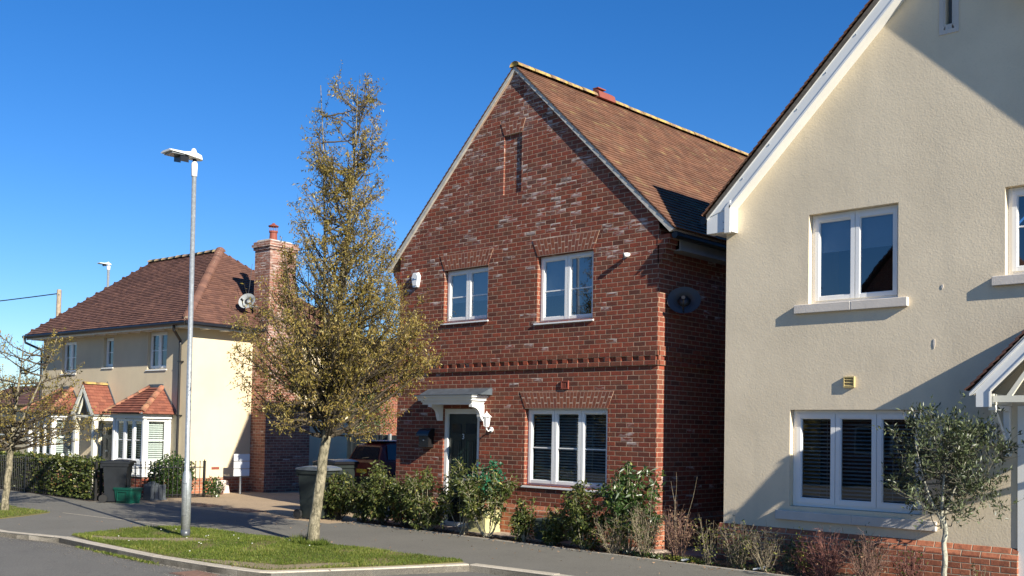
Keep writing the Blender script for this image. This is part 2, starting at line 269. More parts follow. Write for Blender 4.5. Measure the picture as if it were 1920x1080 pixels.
# ------------------------------------------------------------------ mesh builder
ORG_ = {}
class MB:
    def __init__(s, T=None): s.v = []; s.f = []; s.r = []; s.T = T; s.cur = 0.5
    def add(s, vs, fs):
        b = len(s.v)
        for p in vs: s.v.append(tuple(s.T(*p)) if s.T else tuple(p))
        for f in fs: s.f.append([b + i for i in f]); s.r.append(s.cur)
    def box(s, x0, x1, y0, y1, z0, z1, j=0):
        vs = [(x, y, z) for z in (z0, z1) for y in (y0, y1) for x in (x0, x1)]
        if j: vs = [(a + random.uniform(-j, j), b + random.uniform(-j, j), c + random.uniform(-j, j)) for a, b, c in vs]
        s.add(vs, [(0, 2, 3, 1), (4, 5, 7, 6), (0, 1, 5, 4), (2, 6, 7, 3), (0, 4, 6, 2), (1, 3, 7, 5)])
    def bbox(s, x0, x1, y0, y1, z0, z1, c=0.01):           # box with chamfered long edges (front view ring)
        c = min(c, (x1 - x0) / 3, (y1 - y0) / 3, (z1 - z0) / 3)
        ring = lambda z, i: [(x0 + i + c, y0 + i, z), (x1 - i - c, y0 + i, z), (x1 - i, y0 + i + c, z), (x1 - i, y1 - i - c, z), (x1 - i - c, y1 - i, z), (x0 + i + c, y1 - i, z), (x0 + i, y1 - i - c, z), (x0 + i, y0 + i + c, z)]
        vs = ring(z0, c) + ring(z0 + c, 0) + ring(z1 - c, 0) + ring(z1, c)
        fs = [tuple(range(7, -1, -1)), tuple(range(24, 32))]
        for k in range(3):
            for i in range(8): fs.append((k * 8 + i, k * 8 + (i + 1) % 8, k * 8 + 8 + (i + 1) % 8, k * 8 + 8 + i))
        s.add(vs, fs)
    def ring(s, x0, x1, y0, y1, z0, z1, wd, c=0.0):        # rectangular frame
        s.box(x0, x0 + wd, y0, y1, z0, z1); s.box(x1 - wd, x1, y0, y1, z0, z1)
        s.box(x0 + wd, x1 - wd, y0 + c, y1, z0, z0 + wd); s.box(x0 + wd, x1 - wd, y0 + c, y1, z1 - wd, z1)
    def prism(s, poly, axis, a0, a1):                       # poly in the two other axes
        n = len(poly)
        def p(q, a):
            return (a, q[0], q[1]) if axis == 0 else (q[0], a, q[1]) if axis == 1 else (q[0], q[1], a)
        vs = [p(q, a0) for q in poly] + [p(q, a1) for q in poly]
        s.add(vs, [tuple(range(n)), tuple(range(2 * n - 1, n - 1, -1))] + [(i, i + n, (i + 1) % n + n, (i + 1) % n) for i in range(n)])
    def tube(s, pts, rad, n=8, cap=True):
        pts = [Vector(p) for p in pts]
        if not isinstance(rad, (list, tuple)): rad = [rad] * len(pts)
        vs = []; ref = Vector((0.3, 0.2, 1)) if abs((pts[-1] - pts[0]).normalized().z) < 0.9 else Vector((1, 0.1, 0))
        for i, p in enumerate(pts):
            d = (pts[min(i + 1, len(pts) - 1)] - pts[max(i - 1, 0)])
            d = d.normalized() if d.length > 1e-9 else Vector((0, 0, 1))
            a = d.cross(ref).normalized(); b = d.cross(a)
            for k in range(n):
                t = 2 * math.pi * k / n; vs.append(tuple(p + (a * math.cos(t) + b * math.sin(t)) * rad[i]))
        fs = [(i * n + k, i * n + (k + 1) % n, (i + 1) * n + (k + 1) % n, (i + 1) * n + k) for i in range(len(pts) - 1) for k in range(n)]
        if cap: fs += [tuple(range(n - 1, -1, -1)), tuple(range((len(pts) - 1) * n, len(pts) * n))]
        s.add(vs, fs)
    def build(s, name, mat, parent=None, smooth=False):
        me = bpy.data.meshes.new(name)
        o0 = ORG_.get(parent.name, Vector((0, 0, 0))) if parent else None
        V = np.array(s.v, dtype=float)
        if parent is None:
            o0 = Vector(((V[:, 0].min() + V[:, 0].max()) / 2, (V[:, 1].min() + V[:, 1].max()) / 2, V[:, 2].min()))
        V = V - np.array(o0)
        me.from_pydata(V.tolist(), [], s.f); me.materials.append(mat)
        a = me.attributes.new('rnd', 'FLOAT', 'FACE'); a.data.foreach_set('value', np.array(s.r, dtype=np.float32))
        if smooth: me.polygons.foreach_set('use_smooth', [True] * len(me.polygons))
        ob = bpy.data.objects.new(name, me); COL.objects.link(ob)
        if parent: ob.parent = parent
        else: ob.location = o0
        ORG_[ob.name] = o0
        return ob
def fix_normals(ob):
    import bmesh
    bm = bmesh.new(); bm.from_mesh(ob.data); bmesh.ops.recalc_face_normals(bm, faces=bm.faces); bm.to_mesh(ob.data); bm.free()
def thing(name, loc, label, cat, group=None):
    o = bpy.data.objects.new(name, None); COL.objects.link(o); o.location = loc; o.empty_display_size = 0.2
    ORG_[o.name] = Vector(loc); return tag(o, label, cat, group)
def tag(o, label, cat, group=None):
    o['label'] = label; o['category'] = cat
    if group: o['group'] = group
    return o
def struct(o, kind='structure'): o['kind'] = kind; return o
def leaves(name, C, D, L, W, mat, parent, rnd=None, curl=0.25):
    """leaf blades: centres C, unit directions D, lengths L, widths W"""
    C = np.asarray(C); D = np.asarray(D); n = len(C)
    D = D / np.maximum(np.linalg.norm(D, axis=1, keepdims=True), 1e-6)
    R = rng.normal(size=(n, 3)); A = np.cross(D, R); A /= np.maximum(np.linalg.norm(A, axis=1, keepdims=True), 1e-6)
    Nn = np.cross(D, A); L = np.broadcast_to(np.asarray(L), (n,))[:, None]; W = np.broadcast_to(np.asarray(W), (n,))[:, None]
    v0 = C; v2 = C + D * L + Nn * L * curl; mid = C + D * L * 0.45
    v1 = mid + A * W * 0.5 + Nn * L * curl * 0.6; v3 = mid - A * W * 0.5 + Nn * L * curl * 0.6
    V = np.stack([v0, v1, v2, v3], 1).reshape(-1, 3) - np.array(ORG_[parent.name])
    me = bpy.data.meshes.new(name); me.vertices.add(n * 4); me.vertices.foreach_set('co', V.ravel())
    F = (np.arange(n)[:, None] * 4 + np.array([[0, 1, 2, 0, 2, 3]])).ravel()
    me.loops.add(n * 6); me.loops.foreach_set('vertex_index', F.astype(np.int32))
    me.polygons.add(n * 2); me.polygons.foreach_set('loop_start', (np.arange(n * 2) * 3).astype(np.int32)); me.polygons.foreach_set('loop_total', np.full(n * 2, 3, np.int32))
    me.update(calc_edges=True); me.materials.append(mat)
    a = me.attributes.new('rnd', 'FLOAT', 'FACE')
    r = rng.random(n) if rnd is None else np.clip(rnd, 0, 1)
    a.data.foreach_set('value', np.repeat(r, 2).astype(np.float32))
    o = bpy.data.objects.new(name, me); COL.objects.link(o); o.parent = parent; ORG_[o.name] = ORG_[parent.name]; return o

# ------------------------------------------------------------------ building helpers
def wall_mesh(mb, outline, holes, V, reveal, T=None):
    """front wall sheet in the u-z plane at depth V with rectangular openings and reveals"""
    loops = [[Vector((u, z, 0)) for u, z in outline]] + [[Vector(p + (0,)) for p in ((h[0], h[2]), (h[0], h[3]), (h[1], h[3]), (h[1], h[2]))] for h in holes]
    flat = [p for l in loops for p in l]
    tris = tessellate_polygon(loops)
    mb.add([(p.x, V, p.y) for p in flat], [tuple(t) for t in tris])
    for (a, b, c, d) in holes:
        r = V + reveal
        mb.add([(a, V, c), (a, r, c), (a, r, d), (a, V, d)], [(0, 1, 2, 3)]); mb.add([(b, V, c), (b, r, c), (b, r, d), (b, V, d)], [(0, 1, 2, 3)])
        mb.add([(a, V, d), (a, r, d), (b, r, d), (b, V, d)], [(0, 1, 2, 3)]); mb.add([(a, V, c), (a, r, c), (b, r, c), (b, V, c)], [(0, 1, 2, 3)])
def tiles(mb, O, E, Sd, length, rise_len, gauge=0.1, tw=0.165, thick=0.018, clip=None, jit=0.003):
    """tile courses. O eave start, E unit along eave, Sd unit up slope; clip(s)->(a0,a1)"""
    O, E, Sd = Vector(O), Vector(E).normalized(), Vector(Sd).normalized(); Nn = E.cross(Sd)
    if Nn.z < 0: Nn = -Nn
    nrow = int(round(rise_len / gauge)); gauge = rise_len / nrow
    for r in range(nrow):
        s0 = r * gauge; a0, a1 = clip(s0 + gauge * 0.5) if clip else (0, length)
        off = (r % 2) * 0.5 * tw
        k0 = int(math.floor((a0 - off) / tw)); k1 = int(math.ceil((a1 - off) / tw))
        for k in range(k0, k1):
            x0 = max(a0, off + k * tw + 0.002); x1 = min(a1, off + (k + 1) * tw - 0.002)
            if x1 - x0 < 0.02: continue
            h = thick * 1.7 + random.uniform(-jit, jit); h2 = thick * 0.55 + random.uniform(-jit, jit) * 0.3; sl = s0 - 0.015 + random.uniform(-jit, jit)
            s1 = s0 + gauge + 0.02
            P = lambda a, s, hh: tuple(O + E * a + Sd * s + Nn * hh)
            mb.cur = random.random()
            mb.add([P(x0, sl, h), P(x1, sl, h + random.uniform(-jit, jit)), P(x1, s1, h2), P(x0, s1, h2), P(x0, sl, h - thick), P(x1, sl, h - thick), P(x1, s1, h2 - thick), P(x0, s1, h2 - thick)],
                   [(0, 1, 2, 3), (0, 4, 5, 1), (0, 3, 7, 4), (1, 5, 6, 2)])
def ridge_tiles(mb, a, b, r=0.11, step=0.33, gap=0.012, n=7, drop=0.35, cone=0.0):
    a, b = Vector(a), Vector(b); L = (b - a).length; d = (b - a) / L; side = d.cross(Vector((0, 0, 1))).normalized(); upv = side.cross(d)
    k = max(1, int(round(L / step)));
    for i in range(k):
        t0 = i * L / k + gap / 2; t1 = (i + 1) * L / k - gap / 2; mb.cur = random.random(); vs = []
        jz = random.uniform(-0.006, 0.006)
        for t, rr in ((t0, r * (1 + cone)), (t1, r * (1 - cone))):
            for j in range(n):
                an = math.pi * j / (n - 1); vs.append(tuple(a + d * t + side * math.cos(an) * rr + upv * (math.sin(an) * rr * 0.8 + jz - 0.03)))
        fs = [(j, j + 1, n + j + 1, n + j) for j in range(n - 1)] + [tuple(range(n)), tuple(range(2 * n - 1, n - 1, -1))]
        mb.add(vs, fs)
def window(house, T, wd, ht, lights, bar=None, blinds=None, glassm=None, y0=0.09, vent=None, sill=None, curtain=False, roller=None, fw_=0.045, cw=0.05, label=None, frm=None):
    """window in local coords: x 0..wd, y inward, z 0..ht"""
    f = MB(T); fr = frm or m_upvc
    f.ring(0.004, wd - 0.004, y0, y0 + 0.07, 0.004, ht - 0.004, fw_, 0.003)
    L = (wd - 2 * fw_ + 0.03) / lights
    for i in range(1, lights): f.box(fw_ - 0.015 + i * L - 0.018, fw_ - 0.015 + i * L + 0.018, y0 + 0.004, y0 + 0.066, fw_, ht - fw_)
    g = MB(T)
    for i in range(lights):
        a = fw_ - 0.015 + i * L + 0.006; b = a + L - 0.012; c = fw_ - 0.012; d = ht - fw_ + 0.012
        f.ring(a, b, y0 - 0.014, y0 + 0.045, c, d, cw, 0.002)
        f.ring(a + cw - 0.001, b - cw + 0.001, y0 + 0.004, y0 + 0.04, c + cw - 0.001, d - cw + 0.001, 0.012, 0.002)
        g.add([(a + cw, y0 + 0.02, c + cw), (b - cw, y0 + 0.02, c + cw), (b - cw, y0 + 0.02, d - cw), (a + cw, y0 + 0.02, d - cw)], [(0, 1, 2, 3)])
        if bar: f.box(a + cw + 0.01, b - cw - 0.01, y0 + 0.008, y0 + 0.028, ht * bar - 0.01, ht * bar + 0.01)
    if vent is not None:
        a = fw_ + vent * L + 0.05; f.box(a, a + L - 0.14, y0 - 0.028, y0 - 0.015, ht - fw_ - 0.025, ht - fw_ - 0.008)
    o = f.build("window", fr, house)
    if label: o['label'] = label
    g.build("pane", glassm or m_glass, o)
    if sill == 'upvc':
        s_ = MB(T); s_.prism([(y0 + 0.05, -0.03), (-0.03, -0.045), (-0.03, -0.02), (y0 + 0.05, 0.0)], 0, -0.045, wd + 0.03)
        s_.build("sill", fr, o)
    if blinds:
        b = MB(T); sp, m, dp = blinds; z = 0.09
        while z < ht - 0.08:
            b.add([(0.06, y0 + 0.10, z - dp), (wd - 0.06, y0 + 0.10, z - dp), (wd - 0.06, y0 + 0.14, z + dp), (0.06, y0 + 0.14, z + dp)], [(0, 1, 2, 3)]); z += sp
        for x in (0.25, 0.75): b.box(wd * x - 0.002, wd * x + 0.002, y0 + 0.097, y0 + 0.101, 0.06, ht - 0.06)
        b.build("blind", m, o)
    if roller:
        b = MB(T)
        for i in range(lights): xa = fw_ - 0.015 + i * L + 0.03; b.box(xa, xa + L - 0.06, y0 + 0.075, y0 + 0.079, ht * (1 - roller), ht - 0.06)
        b.build("roller_blind", m_roller, o)
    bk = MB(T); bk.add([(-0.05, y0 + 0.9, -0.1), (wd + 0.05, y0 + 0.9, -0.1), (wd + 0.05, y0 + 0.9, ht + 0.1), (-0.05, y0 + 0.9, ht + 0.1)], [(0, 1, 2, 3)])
    bk.build("dark_room_sheet", m_dark, o)  # dark sheet behind the pane, painted to stand for the room's shade
    if curtain:
        c = MB(T); n = 26; x0, x1 = wd * 0.53, wd * 0.72
        vs = []
        for zz, sq in ((ht - 0.07, 1.0), (ht * 0.35, 0.55), (0.08, 0.8)):
            for i in range(n + 1):
                t = i / n; vs.append((x0 + (x1 - x0) * (0.5 + (t - 0.5) * sq), y0 + 0.12 + 0.02 * math.sin(t * 28), zz))
        fs = [(k * (n + 1) + i, k * (n + 1) + i + 1, (k + 1) * (n + 1) + i + 1, (k + 1) * (n + 1) + i) for k in range(2) for i in range(n)]
        c.add(vs, fs); c.build("curtain", m_curt, o)
    return o
def TF(U, V, Z): return lambda x, y, z: (U + x, V + y, Z + z)
def TS(U, V, Z): return lambda x, y, z: (U - y, V + x, Z + z)          # wall facing +U, x runs away in depth
def flat_arch(house, u0, u1, zb, zt, V, splay, proud=0.004):
    """splayed gauged arch of upright bricks"""
    bk = MB(); bk.prism([(u0 + .005, zb + .003), (u1 - .005, zb + .003), (u1 + splay - .006, zt - .004), (u0 - splay + .006, zt - .004)], 1, V - proud - 0.002, V + 0.05)
    o = bk.build("flat_arch", m_mortar, house)
    b = MB(); n = int(round((u1 - u0) / 0.068)); g = 0.011
    for i in range(n):
        t0, t1 = i / n, (i + 1) / n
        def q(t, k, e):
            ub = u0 + (u1 - u0) * t; ut = u0 - splay + (u1 - u0 + 2 * splay) * t
            return (ub + (ut - ub) * k + e, zb + (zt - zb) * k)
        cuts = [0.0, 0.33, 1.0] if i % 2 else [0.0, 0.66, 1.0]
        for k0, k1 in zip(cuts, cuts[1:]):
            e = g / (zt - zb); b.cur = random.random(); pr = proud + 0.0035
            b.prism([q(t0, k0 + e, g / 2), q(t1, k0 + e, -g / 2), q(t1, k1 - e, -g / 2), q(t0, k1 - e, g / 2)], 1, V - pr, V)
    b.build("voussoir", m_arch, o); return o
def gutter(house, a, b, r=0.055, name="gutter"):
    m = MB(); m.tube([a, b], r, 8); return m.build(name, m_black, house)
def shell(mb, u0, u1, v0, v1, ze, apex=None, front=False, z0=0.0):
    """side and back walls; gable back when apex=(u,z)"""
    mb.add([(u0, v0, z0), (u0, v1, z0), (u0, v1, ze), (u0, v0, ze)], [(0, 1, 2, 3)]); mb.add([(u1, v0, z0), (u1, v1, z0), (u1, v1, ze), (u1, v0, ze)], [(0, 1, 2, 3)])
    top = [(u1, v1, ze)] + ([(apex[0], v1, apex[1])] if apex else []) + [(u0, v1, ze)]
    mb.add([(u0, v1, z0), (u1, v1, z0)] + top, [tuple(range(2 + len(top)))])
    if front:
        top = [(u1, v0, ze)] + ([(apex[0], v0, apex[1])] if apex else []) + [(u0, v0, ze)]
        mb.add([(u0, v0, z0), (u1, v0, z0)] + top, [tuple(range(2 + len(top)))])
def dish(name, c, d, r, arm_up, label, mat):
    c, d = Vector(c), Vector(d).normalized(); t = thing(name, c, label, "satellite dish")
    a = d.cross(Vector((0, 0, 1))).normalized(); b = a.cross(d)
    m = MB(); n = 28; vs = [tuple(c - d * 0.06)]
    for k, rr in enumerate((0.4, 0.75, 1.0)):
        for i in range(n):
            an = 2 * math.pi * i / n; vs.append(tuple(c + (a * math.cos(an) * 1.0 + b * math.sin(an) * 0.88) * r * rr - d * 0.06 * (1 - rr * rr)))
    fs = [(0, 1 + i, 1 + (i + 1) % n) for i in range(n)]
    for k in range(2): fs += [(1 + k * n + i, 1 + k * n + (i + 1) % n, 1 + (k + 1) * n + (i + 1) % n, 1 + (k + 1) * n + i) for i in range(n)]
    m.add(vs, fs); m.build("reflector", mat, t, True)
    m = MB(); lo = c - b * r * 0.75; tip = c + d * r * 1.0 - b * r * 0.35
    m.tube([tuple(lo - d * 0.02), tuple(lo + d * r * 0.5 - b * 0.03), tuple(tip)], 0.012, 6); m.build("feed_arm", m_black, t)
    m = MB(); m.tube([tuple(tip + d * 0.03), tuple(tip - d * 0.06)], [0.03, 0.022], 10); m.build("receiver", m_black, t)
    m = MB(); m.tube([tuple(c - d * 0.07), tuple(c - d * 0.13)], 0.03, 8); m.tube([tuple(c - d * 0.12), tuple(c - d * 0.13 - Vector((0, 0, 0.12))), tuple(Vector(arm_up))], 0.017, 6); m.build("wall_bracket", m_metal, t)
    return t

exec_parts = []
# ================================================================== GROUND
def sheet(name, poly, z, mat, kind='structure', z2=None):
    mb = MB(); loops = [[Vector((u, v, 0)) for u, v in poly]]; tr = tessellate_polygon(loops)
    mb.add([(u, v, z) for u, v in poly], [tuple(t) for t in tr])
    n = len(poly); lo = (z - 0.25) if z2 is None else z2
    mb.add([(u, v, z) for u, v in poly] + [(u, v, lo) for u, v in poly], [(i, (i + 1) % n, n + (i + 1) % n, n + i) for i in range(n)])
    o = mb.build(name, mat); o['kind'] = kind
    return o
KF = [(-60, 5.0), (-17.38, 6.30), (-16.0, 6.67), (-15.0, 6.66), (-13.0, 6.68), (-11.8, 6.80), (-11.2, 6.88), (-10.85, 6.96), (-10.72, 7.05)]      # front kerb line, top outer edge
K3 = [(-10.72, 7.05), (-10.21, 8.22), (-9.75, 9.47)]
K4 = [(-9.75, 9.47), (-8.4, 9.62), (0, 10.0), (30, 11.0)]
g = MB(); g.add([(-1500, -1500, -0.32), (1500, -1500, -0.32), (1500, 1500, -0.32), (-1500, 1500, -0.32)], [(0, 1, 2, 3)]); struct(g.build("ground", m_field))
sheet("road", [(-80, -6.0), (40, -6.0), (40, 12.0), (-80, 12.0)], -0.08, m_road)
# raised footpath: everything behind the kerb lines
line = KF + K3[1:] + K4[1:]
sheet("footpath", line + [(30, 11.93), (-15.55, 11.93), (-15.55, 11.42), (-22.8, 11.0), (-22.9, 10.2), (-60, 10.2)], 0.0, m_path)
sheet("opposite_footpath", [(-80, -9.0), (40, -9.0), (40, -2.5), (-80, -2.5)], 0.0, m_path)
sheet("driveway", [(-22.9, 11.0), (-15.55, 11.42), (-15.5, 22.0), (-25.2, 22.0), (-24.2, 13.3), (-22.9, 13.3)], 0.0, m_drive)
sheet("garden_soil", [(-60, 10.2), (-22.9, 10.2), (-22.9, 13.3), (-60, 13.3)], 0.004, m_soil)
sheet("planting_bed", [(-15.55, 11.93), (30, 11.93), (30, 12.9), (-9.0, 12.9), (-9.0, 12.36), (-15.55, 12.36)], -0.01, m_soil)
sheet("side_passage", [(-9.4, 12.9), (-7.8, 12.9), (-7.8, 24), (-9.4, 24)], -0.012, m_slab)
sheet("slab_path", [(-15.5, 12.36), (-9.0, 12.36), (-9.0, 12.95), (-15.5, 12.95)], 0.025, m_slab)
# edging strip
e = MB(); e.box(-15.55, 20, 11.915, 11.955, -0.1, 0.012); struct(e.build("path_edging", m_kerb))
def kerb_run(pts, wdt, top, name, face_h=0.1, seg=0.91):
    mb = MB(); P2 = [Vector((p[0], p[1])) for p in pts]
    for a, b in zip(P2, P2[1:]):
        L = (b - a).length; n = max(1, int(round(L / seg))) if L < 30 else int(L / seg); d = (b - a) / L; nr = Vector((-d.y, d.x))
        for i in range(n):
            p = a + d * (i * L / n + 0.003); q = a + d * ((i + 1) * L / n - 0.003); mb.cur = random.random(); j = random.uniform(-0.004, 0.004)
            c = 0.018
            pr = [(0.0, top - face_h - 0.06), (0.0, top - c + j), (c, top + j), (wdt, top + j), (wdt, top - 0.15)]
            vs = [(p.x + nr.x * x, p.y + nr.y * x, z) for x, z in pr] + [(q.x + nr.x * x, q.y + nr.y * x, z) for x, z in pr]
            mb.add(vs, [(i2, i2 + 5, (i2 + 1) % 5 + 5, (i2 + 1) % 5) for i2 in range(5)] + [(0, 1, 2, 3, 4), (9, 8, 7, 6, 5)])
    return struct(mb.build(name, m_kerb))
kerb_run([(-40, 5.65), (-17.38, 6.30), (-16.0, 6.67)], 0.13, 0.006, "dropped_kerb", 0.08)
kerb_run(KF[2:], 0.14, 0.012, "kerb")
kerb_run(K3, 0.14, 0.014, "verge_end_kerb")
kerb_run(K4[:3], 0.14, 0.010, "bay_kerb")
G1 = [(-16.2, 6.95), (-16.45, 7.6), (-16.75, 8.5), (-16.5, 8.95), (-15.5, 9.15), (-14.4, 9.25), (-12.5, 9.45), (-10.2, 9.72), (-10.0, 9.6), (-10.25, 8.7), (-10.75, 7.5), (-10.95, 7.12), (-11.8, 6.96), (-13.0, 6.84), (-15.0, 6.82)]
G2 = [(-20.45, 8.33), (-19.9, 7.6), (-19.6, 7.05), (-24, 6.6), (-34, 6.2), (-34, 8.3), (-22.7, 8.3)]
sheet("verge", G1, 0.010, m_turf); sheet("verge", G2, 0.010, m_turf)
BARE = [[(-15.9, 7.15), (-15.2, 7.5), (-14.7, 8.25), (-14.2, 8.35), (-14.2, 8.05), (-14.6, 7.6), (-15.1, 7.1), (-15.6, 7.0)],
        [(-12.6, 6.90), (-11.9, 7.25), (-11.2, 7.5), (-10.9, 8.3), (-10.6, 8.3), (-10.85, 7.4), (-11.0, 7.15), (-11.8, 6.98)]]
for p in BARE: sheet("bare_earth", p, 0.014, m_bare)
def inpoly(x, y, poly):
    c = False; n = len(poly)
    for i in range(n):
        x0, y0 = poly[i]; x1, y1 = poly[(i + 1) % n]
        if (y0 > y) != (y1 > y) and x < (x1 - x0) * (y - y0) / (y1 - y0) + x0: c = not c
    return c
def grass(name, polys, n, bare=(), h=(0.018, 0.045)):
    C = []; us = [p[0] for q in polys for p in q]; vs = [p[1] for q in polys for p in q]
    while len(C) < n:
        x = random.uniform(min(us), max(us)); y = random.uniform(min(vs), max(vs))
        if not any(inpoly(x, y, p) for p in polys): continue
        if any(inpoly(x, y, p) for p in bare) and random.random() < 0.93: continue
        pn = math.sin(x * 2.3 + 1.3 * math.sin(y * 3.1)) * math.cos(y * 3.7 + math.sin(x * 1.9)) + .5 * math.sin(x * 7.1 + y * 5.3)
        if pn > .35 and random.random() < min(.8, (pn - .2) * .9): continue
        C.append((x, y))
    root = MB(); C = np.array(C); k = len(C)
    e0 = thing("tmp", (C[:, 0].mean(), C[:, 1].mean(), 0), "", "")
    cl = np.array([[math.sin(x * 3.1) * math.cos(y * 2.7) for x, y in C]])[0]
    D = rng.normal(size=(k, 3)) * 0.42; D[:, 2] = 1
    o = leaves(name, np.c_[C, np.full(k, 0.008)], D, rng.uniform(*h, k) * (1 + 0.3 * cl), rng.uniform(0.005, 0.010, k), m_grass, e0, rnd=rng.random(k) * 0.75 + 0.15 * cl + 0.12, curl=0.3)
    loc = ORG_[e0.name].copy(); o.parent = None; o.location = loc; bpy.data.objects.remove(e0); o['kind'] = 'stuff'; ORG_[o.name] = loc
    return o
def near_trunk(c, r, n, h):
    pass
grass("grass", [G1], 52000, BARE); grass("grass", [[(-20.45, 8.33), (-19.6, 7.05), (-24, 6.6), (-25.5, 6.8), (-25.5, 8.3)]], 11000)
tc = [(-13.0 + 0.42 * math.cos(a), 9.22 + 0.22 * math.sin(a)) for a in np.linspace(0, 2 * math.pi, 12)[:-1]]
grass("long_grass", [tc], 900, h=(0.07, 0.14))
d = MB()
for i in range(15):
    while True:
        x, y = random.uniform(-16.2, -12.5), random.uniform(7.1, 9.3)
        if inpoly(x, y, G1): break
    z = 0.045; r = 0.009; d.prism([(x + r * math.cos(t), y + r * math.sin(t)) for t in np.linspace(0, 6.28, 7)[:-1]], 2, z, z + 0.006)
struct(d.build("daisies", m_daisy), 'stuff')
wd_ = thing("tmpw", (-14, 6.7, 0), "", "")
n = 900; t = rng.random(n); X = np.interp(t, [0, 1], [-15.2, -12.9]); X = X + 0.06 * rng.normal(size=n)
X = np.where(rng.random(n) < 0.5, -13.6 + 0.35 * rng.normal(size=n), X)
Dn = rng.normal(size=(n, 3)) * 0.8; Dn[:, 2] = 1
o = leaves("gutter_weeds", np.c_[X, 6.63 + 0.025 * rng.normal(size=n), np.full(n, -0.078)], Dn, rng.uniform(0.02, 0.05, n), 0.014, m_grass, wd_)
o.parent = None; o.location = (-14, 6.7, 0); bpy.data.objects.remove(wd_); o['kind'] = 'stuff'
e = MB(); e.add([(-20.3, 8.50, .004), (-16.55, 8.93, .004), (-16.55, 8.97, .004), (-20.3, 8.54, .004)], [(0, 1, 2, 3)]); struct(e.build("path_joint", m_kerb))
lt = thing("tmpl", (-14, 9, 0), "", ""); n = 420; X = rng.uniform(-22, -7, n); Y = np.where(rng.random(n) < .6, 11.9 - abs(rng.normal(size=n)) * .25, rng.uniform(6.9, 11.8, n))
Dn = rng.normal(size=(n, 3)); Dn[:, 2] *= .15
o = leaves("leaf_litter", np.c_[X, Y, np.full(n, .022)], Dn, rng.uniform(.02, .05, n), .018, m_leafD, lt); o.parent = None; o.location = (-14, 9, 0); bpy.data.objects.remove(lt); o['kind'] = 'stuff'
gr = MB()
for i in range(2600):
    k = random.random(); x = random.uniform(-17, -10.8); y = np.interp(x, [p[0] for p in KF[1:]], [p[1] for p in KF[1:]]) - abs(random.gauss(0, .06)) - .015
    if k < .25: y -= random.uniform(0, .5)
    r = random.uniform(.004, .013); gr.cur = random.random(); z = -.08; gr.add([(x - r, y, z), (x, y - r, z + r * .5), (x + r, y, z + r * .3), (x, y + r, z + r * .9)], [(0, 1, 2, 3)])
struct(gr.build("kerb_grit", m_kerb), 'stuff')
# bark chips in the planting bed
ch = MB()
for i in range(5200):
    x = random.uniform(-15.5, -3.0); y = random.uniform(11.95, 12.35) if x < -9 or random.random() < 0.5 else random.uniform(11.95, 12.8)
    s_ = random.uniform(0.008, 0.028); a = random.uniform(0, 6.28); ca, sa = math.cos(a) * s_, math.sin(a) * s_
    z = random.uniform(-0.005, 0.02); tz = random.uniform(-0.01, 0.012); ch.cur = random.random()
    ch.add([(x - ca, y - sa, z), (x + sa * 0.5, y - ca * 0.5, z + tz), (x + ca, y + sa, z + random.uniform(0, 0.012)), (x - sa * 0.5, y + ca * 0.5, z - tz * 0.3)], [(0, 1, 2, 3)])
struct(ch.build("bark_mulch", m_chip), 'stuff')
def cover(name, u0, u1, vsd, label, cat, mb_=(0.25, 0.14), z=0.0): pass
for (x, y, sx, sy, lab) in [(-20.65, 11.75, 0.45, 0.22, "rusty inspection cover in the tan driveway nearest the railings"), (-18.93, 11.75, 0.5, 0.24, "rusty inspection cover in the tan driveway nearest the street tree")]:
    m = MB(); m.box(x - sx, x + sx, y - sy, y + sy, -0.02, 0.008); m.box(x - sx + 0.05, x + sx - 0.05, y - sy + 0.05, y + sy - 0.05, 0.006, 0.012)
    tag(m.build("inspection_cover", m_drain), lab, "inspection cover", "inspection covers in the driveway")
m = MB(); m.box(-12.0, -11.45, 6.38, 6.78, -0.12, -0.076)
for i in range(9): m.box(-11.96 + i * 0.055, -11.93 + i * 0.055, 6.41, 6.75, -0.1, -0.069)
tag(m.build("drain_grate", m_drain), "rusty red-brown gully grate set in the road against the kerb", "drain")

# ================================================================== BRICK HOUSE (middle)
B = thing("brick_house", (-12.35, 12.9, 0), "red brick gabled house with a dark green front door, between the two rendered houses", "house")
VB = 12.9
zt = lambda u: 8.27 - 0.96 * abs(u + 12.35)
Bw = [(-14.12, -12.955, 3.79, 4.765), (-11.755, -10.52, 3.655, 4.79), (-11.985, -10.175, 0.87, 2.175)]
door = (-14.06, -13.10, 0.06, 2.17); niche = (-12.615, -12.18, 5.98, 7.05)
a, b_, c, d_ = niche
mb = MB()
wall_mesh(mb, [(-15.4, 0.0), (-9.22, 0.0), (-9.22, zt(-9.22) - 0.1), (-12.35, zt(-12.35) - 0.12), (-15.4, zt(-15.4) - 0.1)], Bw + [door, niche], VB, 0.11)
shell(mb, -15.4, -9.22, VB, 21.9, 4.98, (-12.35, 8.1))
mb.add([(a, VB + 0.028, c), (b_, VB + 0.028, c), (b_, VB + 0.028, d_), (a, VB + 0.028, d_)], [(0, 1, 2, 3)])
mb.build("wall", m_brick, B)
# plinth with sloping top courses
mb = MB()
mb.prism([(VB + 0.0, 0.0), (VB - 0.055, 0.0), (VB - 0.055, 0.42), (VB + 0.0, 0.52)], 0, -13.05, -9.17)
mb.prism([(VB + 0.0, 0.0), (VB - 0.055, 0.0), (VB - 0.055, 0.42), (VB + 0.0, 0.52)], 0, -15.45, -14.12)
mb.prism([(-9.22, 0.0), (-9.165, 0.0), (-9.165, 0.42), (-9.22, 0.52)], 1, VB - 0.05, 21.9)
mb.build("plinth", m_plinth, B)
